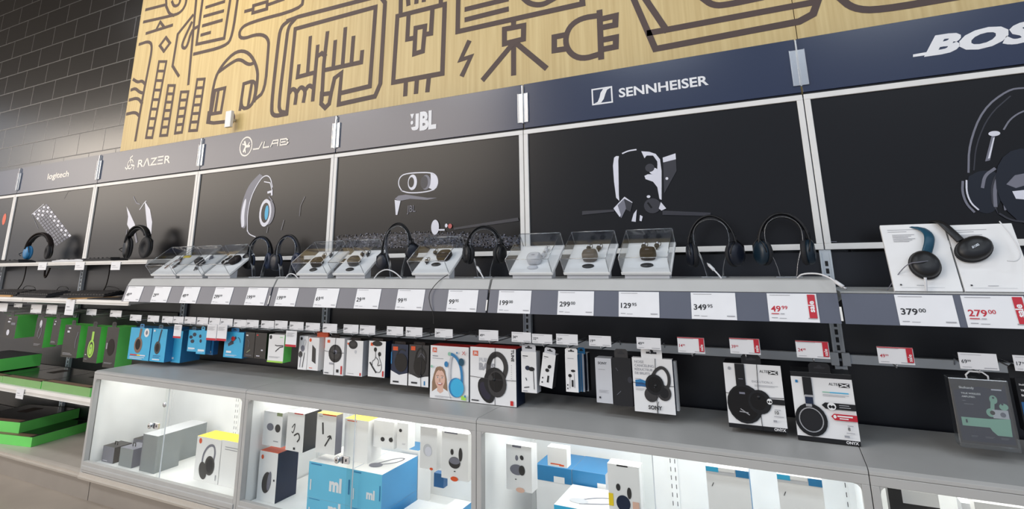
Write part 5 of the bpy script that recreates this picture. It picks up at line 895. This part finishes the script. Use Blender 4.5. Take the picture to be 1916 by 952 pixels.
# second cabinet
gp('earbud_box', 495, 768, 530, 832, .40, .06, PW, [('e', .38, .55, .18, .13, 'art_grey'), ('e', .78, .54, .14, .14, 'charcoal'), ('r', .6, .14, .85, .17, 'ink_grey'), ('r', .7, .9, .98, 1, 'sage')], 'white box with two grey oval pods, top left of the second cabinet')
gp('earphone_box', 539, 770, 571, 842, .40, .10, ('paper', 'charcoal', 'paper'), [('ss', [(.3, .6), (.5, .75), (.4, .45), (.3, .5)], .04, 'charcoal'), ('ss', [(.45, .4), (.7, .5), (.8, .35), (.65, .25)], .06, 'charcoal'), ('r', .45, .04, .56, .10, 'ink'), ('r', .4, .97, .9, 1, 'red')], 'white box with ear hook earphones and dark striped side in the second cabinet')
gp('earphone_box', 594, 772, 630, 846, .40, .04, ('paper', 'art_grey', 'yellow'), [('s', [(.32, .75), (.36, .5)], .08, 'charcoal'), ('s', [(.5, .2), (.75, .45)], .06, 'charcoal'), ('ss', [(.6, .42), (.75, .48), (.8, .38)], .05, 'charcoal'), ('r', .1, .92, .3, .94, 'ink_grey'), ('r', .3, .97, 1, 1, 'orange')], 'white box showing two slanted black ear buds in the second cabinet')
gp('tall_box', 646, 782, 690, 868, .36, .09, ('paper', 'paper', 'yellow'), [('r', .1, .95, .5, .97, 'orange'), ('r', .5, 0, .505, 1, 'card_grey')], 'tall plain white box with yellow top in the middle of the second cabinet')
gp('earbud_box', 700, 785, 738, 835, .34, .05, PW, [('e', .46, .32, .10, .08, 'charcoal'), ('e', .86, .34, .10, .08, 'charcoal'), ('s', [(.85, .38), (.9, .42)], .04, 'charcoal')], 'white box with two small dark earbuds right of the tall plain box')
gp('earbud_box', 744, 790, 764, 838, .34, .05, PW, [('e', .3, .7, .14, .12, 'charcoal'), ('l', .5, .2, .3, .03, 2, 'ink_grey')], 'narrow white box beside the two small dark earbuds')
gp('speaker_box', 487, 842, 521, 940, .40, .12, ('paper', 'navy', 'orange'), [('e', .17, .88, .07, .08, 'orange'), ('e', .48, .38, .24, .38, 'charcoal', -12), ('e', .62, .42, .10, .34, 'art_grey', -8), ('e', .88, .45, .04, .04, 'ink')], 'tall white box with a dark oval speaker and navy side in the second cabinet', floor=True)
TEL = [('t', 'ml', .50, .30, .20, 'logo_white', 'l', .05), ('r', .05, .2, .08, .5, 'logo_white'), ('r', .05, .93, .3, .96, 'blue_mid'), ('r', .93, .3, .96, .7, 'blue_mid')]
TBL = ('blue_hazed', 'blue_side_hazed', 'paper')  # washed-out blues: whitish haze of the cabinet glass painted in
x0, x1, z0, z1 = pick(579, 862, 660, 917, .43); xb = ony(715, 893, .43).x; hb = .105
zz = [ZI, ZI+hb]
nm = ['lower left bright blue box of the stack in the second cabinet', 'lower right bright blue box of the stack in the second cabinet', 'upper left bright blue box of the stack in the second cabinet', 'upper right bright blue box with pictured headset on top in the second cabinet']
for i in range(4):
    xa, xc = (x0, x1-.001) if i % 2 == 0 else (x1+.001, xb)
    zlo = ZI if i < 2 else ZI+.0745; zhi = ZI+.074 if i < 2 else z1
    t = carton('headset_box', xa, xc, zlo, zhi, .43, .24, TBL, TEL, nm[i])
    if i > 1:
        W = xc-xa; b = MB().art((-W/2, 0, zhi-zlo), (1, 0, 0), (0, 1, 0), .0004)
        if i == 3: b.stroke(sm([(W*.35, .10), (W*.6, .18), (W*.85, .19), (W*.8, .13), (W*.4, .08)]), .008, 'art_grey'); b.oval(W*.38, .075, W*.2, .025, 'art_grey')
        obj('top_print', b, t)
carton('phone_headset_box', xb+.03, xb+.20, ZI, ZI+.055, .42, .2, TBL, [], 'low white topped box right of the bright blue stack')
carton('phone_headset_box', xb+.215, xb+.29, ZI, ZI+.085, .42, .2, TBL, [], 'white topped blue box at the right end of the second cabinet')
gp('small_box', 752, 838, 783, 858, .18, .10, ('paper', 'paper', 'blue_mid'), [('s', [(.15, .3), (.25, .7)], .05, 'ink')], 'low box with deep blue lid at the back of the second cabinet', floor=True)
gp('earbud_box', 787, 797, 818, 875, .40, .04, PW, [('e', .45, .45, .26, .28, 'card_grey'), ('e', .5, .42, .2, .22, 'art_white'), ('e', .7, .02, .1, .06, 'orange')], 'white box with a pale round bud, left of the folded stand box')
gp('earbud_box', 827, 806, 876, 893, .40, .05, PW, [('r', .10, .97, .6, 1, 'art_grey'), ('e', .40, .58, .06, .09, 'charcoal'), ('e', .72, .55, .07, .20, 'charcoal'), ('e', .5, .36, .22, .17, 'charcoal'), ('e', .5, .40, .2, .1, 'art_grey'), ('r', .48, .17, .54, .19, 'ink'), ('e', .5, .02, .14, .07, 'orange')], 'white box with an open grey charging case at the right of the second cabinet')
gp('cable_box', 812, 884, 830, 910, .33, .03, ('blue_deep', 'blue_deep', 'blue_deep'), [], 'small deep blue box behind the white boxes in the second cabinet')
# third cabinet
gp('earbud_box', 947, 830, 994, 914, .40, .05, PW, [('r', .25, .95, .6, 1, 'art_grey'), ('e', .42, .72, .06, .09, 'art_grey'), ('e', .62, .74, .07, .08, 'charcoal', 30), ('e', .42, .46, .27, .17, 'art_grey'), ('e', .62, .46, .12, .16, 'charcoal'), ('r', .35, .24, .4, .26, 'ink'), ('e', .55, .03, .17, .08, 'skin')], 'white box with a grey charging case at the left of the third cabinet')
gp('white_box', 1024, 835, 1060, 870, .34, .04, PW, [('r', .15, .10, .7, .16, 'orange'), ('r', .6, .06, .85, .14, 'orange')], 'plain white box with an orange stripe in the third cabinet')
a = ony(1003, 868, .22); c = ony(1070, 885, .22); e_ = ony(1133, 895, .22)
CB = ('paper', 'blue_mid', 'blue_mid')
carton('headset_carton', a.x, c.x-.001, ZI, a.z, .22, .16, ('paper', 'card_grey', 'blue_mid'), [('r', 0, .80, 1, 1, 'blue_mid'), ('r', .5, .80, .8, .88, 'paper'), ('t', 'Sennheiser', .55, .5, .03, 'ink_grey')], 'left white carton with wide blue band at the back of the third cabinet')
carton('headset_carton', c.x+.001, e_.x, ZI, a.z+.001, .22, .16, ('paper', 'card_grey', 'blue_mid'), [('r', 0, .80, 1, 1, 'blue_mid'), ('r', .75, .80, 1, .88, 'paper'), ('s', [(.18, .6), (.28, .75)], .03, 'ink')], 'right white carton with wide blue band at the back of the third cabinet')
x0, x1, z0, z1 = pick(1040, 925, 1130, 945, .40)
t = carton('headset_box', x0, x1+.02, ZI, max(z0+.01, ZI+.06), .42, .19, ('blue_box', 'paper', 'paper'), [], 'flat white topped box showing pale headphones in the third cabinet'); Wt = x1-x0
b = MB().art((-Wt/2, 0, max(z0+.01, ZI+.06)-ZI), (1, 0, 0), (0, 1, 0), .0004); b.stroke(sm([(.04, .05), (.12, .12), (.19, .12), (.18, .08), (.07, .04)]), .006, 'art_grey'); b.oval(.06, .06, .035, .02, 'card_grey'); obj('top_print', b, t)
q = ony(1030, 940, .36); t = thing('desk_headset', 'grey headset leaning beside the white box in the third cabinet', 'headset', (q.x, -.36, ZI))
obj('headband', MB().tube(sm([(-.035, 0, .02), (-.01, 0, .10), (.02, .02, .135), (.05, .03, .12)]), .010, 'art_grey', 8, rb=.004), t); obj('ear_cushion', MB().lathe([(-.01, .022), (0, .026), (.012, .022)], 'charcoal', 'y', 20, (-.03, 0, .024)), t)
gp('earbud_box', 1136, 866, 1195, 966, .40, .05, PW, [('r', .3, .97, .65, 1, 'charcoal'), ('e', .32, .58, .07, .10, 'charcoal'), ('e', .66, .50, .07, .16, 'charcoal'), ('e', .46, .30, .22, .22, 'navy'), ('r', .0, .22, .15, .45, 'yellow'), ('r', .75, .22, .95, .36, 'skin')], 'white box with a navy charging case in the middle of the third cabinet')
for u0, vt, u1, lb in [(1320, 871, 1400, 'left tall white box with blue top edge in the third cabinet'), (1453, 886, 1537, 'right tall white box with blue top edge in the third cabinet')]:
    gp('tall_box', u0, vt, u1, 1020, .38, .04, ('paper', 'blue_mid', 'paper'), [('r', 0, .95, 1, 1, 'card_grey'), ('r', 0, .965, .3, 1, 'blue_box'), ('r', .7, .95, 1, 1, 'blue_mid'), ('r', .3, .975, .68, 1, 'paper'), ('s', [(.12, .86), (.16, .885)], .015, 'ink')], lb, floor=True)
# fourth cabinet
gp('earbud_box', 1660, 912, 1754, 1010, .40, .05, ('charcoal', 'black', 'paper'), [('r', .28, .92, 1, 1, 'paper'), ('t', 'Skullcandy', .2, .72, .06, 'paper', 'l', .03), ('r', .78, .72, .96, .76, 'paper'), ('r', .2, .3, .75, .6, 'card_grey'), ('e', .9, .5, .06, .06, 'art_grey')], 'dark box with white header strip in the rightmost cabinet', floor=True)
gp('white_box', 1822, 938, 1916, 1030, .40, .05, PW, [], 'white box at the bottom right corner of the picture', floor=True)
gp('white_box', 1798, 940, 1818, 1030, .34, .05, ('card_grey', 'card_grey', 'card_grey'), [], 'grey box left of the white box in the rightmost cabinet', floor=True)
